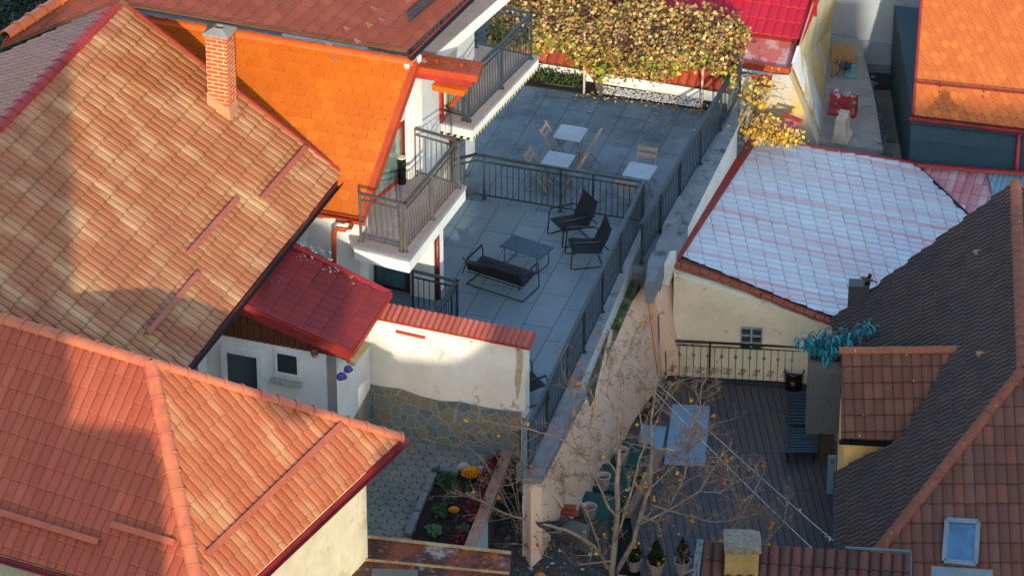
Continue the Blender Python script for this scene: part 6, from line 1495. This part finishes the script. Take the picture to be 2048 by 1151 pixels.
# dark evergreen beyond the roofs, top left
hd = thing('hedge', 'dark green hedge in deep shade at the top left corner', 'hedge', U(0, 20, -3.2)); m = MB()
for k in range(2600):
    x, y = r2.uniform(-60, 110), r2.uniform(-40, 110); leafq(m, U(x, y, -3.0+r2.random()*1.2), r2.uniform(.06, .14), r2)
m.build('foliage', MLeaf('dark_evergreen', ('14241a', '0f1c14', '1c3020', '182818')), hd); m = MB()
for x in (0, 60): p = U(x, 40, -3.4); m.tube([p, p+Z*1.4], .05, 5)
m.build('trunk', bark, hd)
# ================================================================== BARE TREE
TY = -6.4
tree = thing('bare_tree', 'almost leafless tree with a few yellow leaves standing before the plank deck', 'tree', VY(1222, 1180, TY))
barkT = M('grey_bark', 'a08e7a', '7a6a5a', .9, 8, fine=40, fa=.4, c3='c0a888', sc3=6)
limbs = [
 ([(1222, 1200), (1224, 1137), (1230, 1083), (1235, 1016), (1235, 948), (1240, 907), (1236, 850), (1245, 790), (1240, 740), (1262, 690), (1275, 645)], .075, -.2, .3),
 ([(1222, 1150), (1205, 1112), (1184, 1088), (1143, 1064), (1103, 1051), (1062, 1041), (1008, 1026), (960, 1000), (930, 985)], .05, 0, -.5),
 ([(1230, 1148), (1267, 1083), (1281, 1029), (1300, 975), (1304, 894), (1303, 840), (1312, 770), (1300, 720)], .06, .1, .6),
 ([(1281, 1029), (1313, 1045), (1340, 1008), (1368, 956), (1376, 908), (1392, 870)], .03, .2, .2),
 ([(1235, 1035), (1219, 1016), (1197, 970), (1181, 929), (1157, 900), (1116, 872), (1062, 859), (1010, 850), (965, 838)], .032, 0, -.6),
 ([(1273, 1051), (1335, 1021), (1400, 980), (1430, 932), (1445, 905)], .025, .1, -.3),
 ([(1304, 894), (1352, 900), (1380, 856), (1399, 822), (1401, 783), (1409, 762)], .022, .4, .3),
 ([(1235, 1150), (1330, 1165), (1389, 1137), (1430, 1108), (1449, 1080), (1486, 1024), (1516, 967), (1513, 926)], .035, -.3, .2),
 ([(1370, 1160), (1470, 1126), (1524, 1089), (1567, 1045), (1577, 1002)], .022, -.4, -.2),
 ([(1235, 948), (1200, 900), (1180, 860), (1190, 800), (1175, 770)], .02, 0, .3),
 ([(1230, 1083), (1262, 985), (1275, 930), (1290, 880), (1275, 800), (1282, 760)], .03, -.1, -.3),
 ([(1300, 975), (1350, 930), (1400, 880), (1420, 850)], .018, .2, .5),
 ([(1224, 1120), (1150, 1130), (1090, 1110), (1060, 1090), (1020, 1085)], .02, -.2, -.4),
 ([(1205, 1112), (1170, 1010), (1120, 960), (1080, 950), (1040, 960)], .02, -.1, -.3),
 ([(1197, 970), (1150, 950), (1110, 955), (1060, 935)], .014, 0, -.3),
 ([(1303, 1010), (1370, 1030), (1430, 1045), (1500, 1030)], .016, .1, -.2),
 ([(1486, 1024), (1460, 960), (1455, 930)], .012, 0, .1), ([(1400, 980), (1440, 985), (1480, 960)], .01, 0, .1),
 ([(1157, 900), (1140, 850), (1150, 800), (1135, 770)], .012, 0, .2), ([(1239, 800), (1215, 760), (1222, 720), (1215, 690)], .01, 0, .1), ([(1303, 840), (1330, 800), (1340, 770)], .012, .3, .1)]
tw = MB(); tw.smooth = True; lf = MB(); bd_ = MB()
def limb(pts, r0, d0, d1, level=0):
    n = len(pts); path = []
    for k, (x, y) in enumerate(pts):
        t_ = k/(n-1); path.append(VY(x, y, TY+d0+(d1-d0)*t_+r2.uniform(-.04, .04)*(k > 0)))
    # smooth a little
    fine = []
    for a, b in zip(path, path[1:]):
        for j in range(3): fine.append(a+(b-a)*j/3+V((r2.gauss(0, .008), r2.gauss(0, .01), r2.gauss(0, .008))))
    fine.append(path[-1]); return fine
allp = []
for i, (pts, r0, d0, d1) in enumerate(limbs):
    f = limb(pts, r0, d0, d1); n = len(f); rs_l = [max(.008, r0*.88*(1-.78*k/(n-1))) for k in range(n)]
    if i < 3:
        m = MB(); m.smooth = True; m.tube(f, rs_l, 8); m.build('trunk' if i == 0 else 'limb', barkT, tree)
    else: tw.tube(f, rs_l, 6)
    for k in range(2, n):
        if rs_l[k] < .045: allp.append((f[k], rs_l[k], (f[k]-f[k-1]).normalized()))
def twig(p, d, L, r, lev):
    n = 5; path = [p]; dd = d.copy()
    for k in range(n): dd = (dd+V((r2.gauss(0, .16), r2.gauss(0, .16), r2.gauss(.05, .13)))).normalized(); path.append(path[-1]+dd*L/n)
    tw.tube(path, [r*(1-.8*k/n) for k in range(n+1)], 4 if lev else 5, cap=False)
    if lev < 2:
        for j in range(r2.choice((2, 3, 4)) if lev == 0 else r2.choice((1, 2, 3))):
            k = r2.randrange(1, n+1); sd = V((r2.gauss(0, 1), r2.gauss(0, 1), r2.gauss(.1, .8))).normalized(); twig(path[k], (dd*.5+sd*.8).normalized(), L*r2.uniform(.3, .55), r*.5, lev+1)
    for k in range(1, n+1):
        for _ in range(2):
            if r2.random() < .4: q = path[k]+V((r2.gauss(0, .01), r2.gauss(0, .01), r2.gauss(0, .01))); b = .01; sdv = V((r2.gauss(0, 1), r2.gauss(0, 1), r2.gauss(0, 1))).normalized()*r2.uniform(.02, .05); bd_.tube([q, q+sdv], [.003, .005], 3)
    if r2.random() < .025:
        q = path[-1] if r2.random() < .5 else path[2]; leaf5(lf, q-Z*.03, r2.uniform(.06, .1), r2)
for p, r, d in allp:
    for _ in range(2 if r < .02 else 1):
        if r2.random() < .8:
            sd = V((r2.gauss(0, 1), r2.gauss(0, .6), r2.gauss(.25, .8))).normalized(); twig(p, (d*.6+sd*.8).normalized(), r2.uniform(.25, .7), max(.007, r*.42), 0)
# clusters of yellow leaves where the photograph shows them
for x, y, n in ((1255, 940, 5), (1262, 970, 16), (1285, 968, 14), (1256, 990, 10), (1245, 1020, 9), (1235, 1060, 6), (1322, 958, 7), (1350, 955, 4), (1240, 1036, 5), (1280, 1092, 7), (1295, 1085, 5), (1325, 1068, 6), (1272, 1095, 5), (1320, 1130, 9), (1210, 1097, 4), (1178, 1075, 2), (1275, 640, 3), (1323, 668, 3), (1292, 800, 3), (1286, 842, 3), (1310, 990, 4), (1443, 898, 1), (1485, 945, 2), (1530, 1018, 2), (1556, 1088, 2), (1523, 1108, 2), (1377, 1020, 2), (1340, 905, 2), (1355, 1068, 3), (1195, 880, 2), (1205, 1070, 4)):
    for _ in range(max(1, int(n*.5))):
        q = VY(x+r2.gauss(0, 9), y+r2.gauss(0, 9), TY+r2.uniform(-.3, .4)); leaf5(lf, q, r2.uniform(.05, .09), r2); tw.tube([q, q+V((r2.gauss(0, .06), r2.gauss(0, .06), .08))], [.002, .005], 3)
tw.join(bd_, 1); tw.build('branches', [barkT, M('reddish_buds', '8c6c58', '745848', .9, bump=0)], tree)
lf.build('leaves', MLeaf('autumn_yellow', ('c88c10', 'c47c14', 'd09c1c', 'b8641c', 'c8a020')), tree)
# smaller bare bush in the yard, its twigs over the garden wall
bush = thing('bare_bush', 'leafless thorny bush arching over the garden wall beside the gravel yard', 'bush', Y_(1045, 1070)); tw = MB(); bd_ = MB(); lf = MB(); tw.smooth = True
TYB = Y_(1045, 1070).y-.0
for k in range(11):
    a = Y_(1045+r2.uniform(-15, 25), 1070+r2.uniform(-20, 30)); e = VY(r2.uniform(935, 1110), r2.uniform(880, 1020), TYB+r2.uniform(-.3, .3)); mid = (a+e)/2+V((0, 0, .25)); pth = [a, a*.6+mid*.4+V((0, 0, .05)), mid, mid*.5+e*.5+V((0, 0, .08)), e]
    tw.tube(pth, [.014, .012, .009, .006, .003], 5)
    for j in range(1, 5): twig(pth[j], V((r2.gauss(0, 1), r2.gauss(0, .5), r2.gauss(.3, .6))).normalized(), r2.uniform(.2, .4), .005, 1)
tw.join(bd_, 1); tw.build('branches', [barkT, MATS['reddish_buds']], bush)
# debris on the dark red porch roof, purple rags etc. are above
m = MB(); rr3 = random.Random(61)
for x, y, n, s in ((592, 495, 26, .03), (615, 500, 30, .035), (640, 512, 22, .05), (657, 523, 16, .07), (600, 520, 14, .02), (658, 546, 9, .06), (676, 549, 5, .04), (700, 562, 4, .05), (620, 520, 14, .02), (560, 560, 8, .02), (540, 570, 8, .02)):
    for _ in range(n if n < 0 else n): q = Pp.px(x+rr3.gauss(0, 10), y+rr3.gauss(0, 6)); leafq(m, q+Pp.n*(.05+rr3.random()*.02), s*rr3.uniform(.4, 1.3), rr3, (Pp.n+V((rr3.gauss(0, .3), rr3.gauss(0, .3), 0))).normalized(), 1.3)
o = m.build('plaster_debris', MLeaf('plaster_bits', ('b8b4ac', 'a8a098', '8c8880', 'c8c4bc', '6c645c'), .9)); tag(o, 'crumbs of fallen white plaster lying on the dark red lean-to roof', 'debris', kind='stuff')
# ================================================================== LIGHT
w = bpy.data.worlds.new('World'); sc.world = w; w.use_nodes = True
nt = w.node_tree; sk_ = nt.nodes.new('ShaderNodeTexSky'); sk_.sky_type = 'NISHITA'; sk_.sun_disc = False
ld = V((math.sin(R_(LIGHT_AZ))*math.cos(R_(SUN_EL)), math.cos(R_(LIGHT_AZ))*math.cos(R_(SUN_EL)), -math.sin(R_(SUN_EL))))
sk_.ozone_density = 1.2; sk_.air_density = 1.1; sk_.sun_elevation = R_(SUN_EL); sk_.sun_rotation = R_(180+LIGHT_AZ)
nt.links.new(sk_.outputs[0], nt.nodes['Background'].inputs[0]); nt.nodes['Background'].inputs[1].default_value = .15
l = bpy.data.lights.new('sun', 'SUN'); l.energy = 2.0; l.angle = R_(.6); l.color = (1, .86, .66)
o = bpy.data.objects.new('sun', l); COL.objects.link(o); o.rotation_euler = ld.to_track_quat('-Z', 'Y').to_euler(); o.location = (0, -40, 30)
sc.view_settings.view_transform = 'Standard'; sc.view_settings.look = 'None'; sc.view_settings.exposure = 1.55; sc.view_settings.gamma = 1
# unseen blockers added towards the sun, outlines shaped to throw the large shadows
YS = -34.; dX, dH = 7*math.tan(R_(4)), 7*math.tan(R_(SUN_EL))/math.cos(R_(4))
blkM = M('blocker_plaster', 'b8a888', 'a89878', .9, 1)
def blocker_outline(name, label, outline, y, depth=3.):
    pts = [V((x+dX, y, z+dH if z > -3 else z)) for x, z in outline]; o = thing(name, label, 'house', (pts[0].x, y, -3.4), 'added shade blockers outside the frame')
    m = MB(); m.hull8([p-V((0, depth, 0)) for p in pts], pts); m.build('wall', blkM, o, recalc=True); return o
blocker_outline('shade_blocker', 'long unseen shade blocker added outside the frame, right of the viewpoint', [(-1.15, -3.4), (-1.15, 7.9), (.3, 7.95), (.74, 8.1), (1.1, 8.55), (1.4, 9.6), (2.1, 10.5), (7.3, 10.5), (7.6, 9.65), (9.3, 9.65), (9.4, 11.5), (11.2, 11.5), (11.25, 10.2), (24, 10.2), (24, -3.4)], YS)
blocker_outline('shade_blocker', 'tall unseen shade blocker added outside the frame at the far left', [(-16, -3.4), (-16, 16), (-6.6, 16), (-6.45, 9.3), (-7.1, 9.1), (-7.1, -3.4)], YS)
blocker_outline('shade_blocker', 'low unseen shade blocker added outside the frame, in front of the tall one', [(-16, -3.4), (-16, 8.05), (-5.3, 8.0), (-5.1, 7.4), (-5.1, -3.4)], YS+3.2)
tr = thing('tree', 'unseen leafy shade blocker added outside the frame between the other blockers', 'tree', (-2.4+dX, YS, -3.4))  # made-up tree, added only to shade the front wall and lean-to roof
m = MB(); m.tube([V((1.2+dX, YS+.2, -3.4)), V((.6+dX, YS+.2, 6+dH)), V((-.9+dX, YS, 8.2+dH)), V((-2.2+dX, YS, 9.2+dH))], [.2, .12, .05, .03], 7); m.build('trunk', bark, tr)
m = MB(); r2 = random.Random(77); 
for k in range(2600):
    v_ = V((r2.gauss(0, 1), r2.gauss(0, 1), r2.gauss(0, 1))).normalized()*r2.random()**.33; leafq(m, V((-2.35+dX+v_.x*.9, YS+v_.y*1.0, 9.4+dH+v_.z*.72)), .16, r2)
m.build('blocker_crown', con, tr)
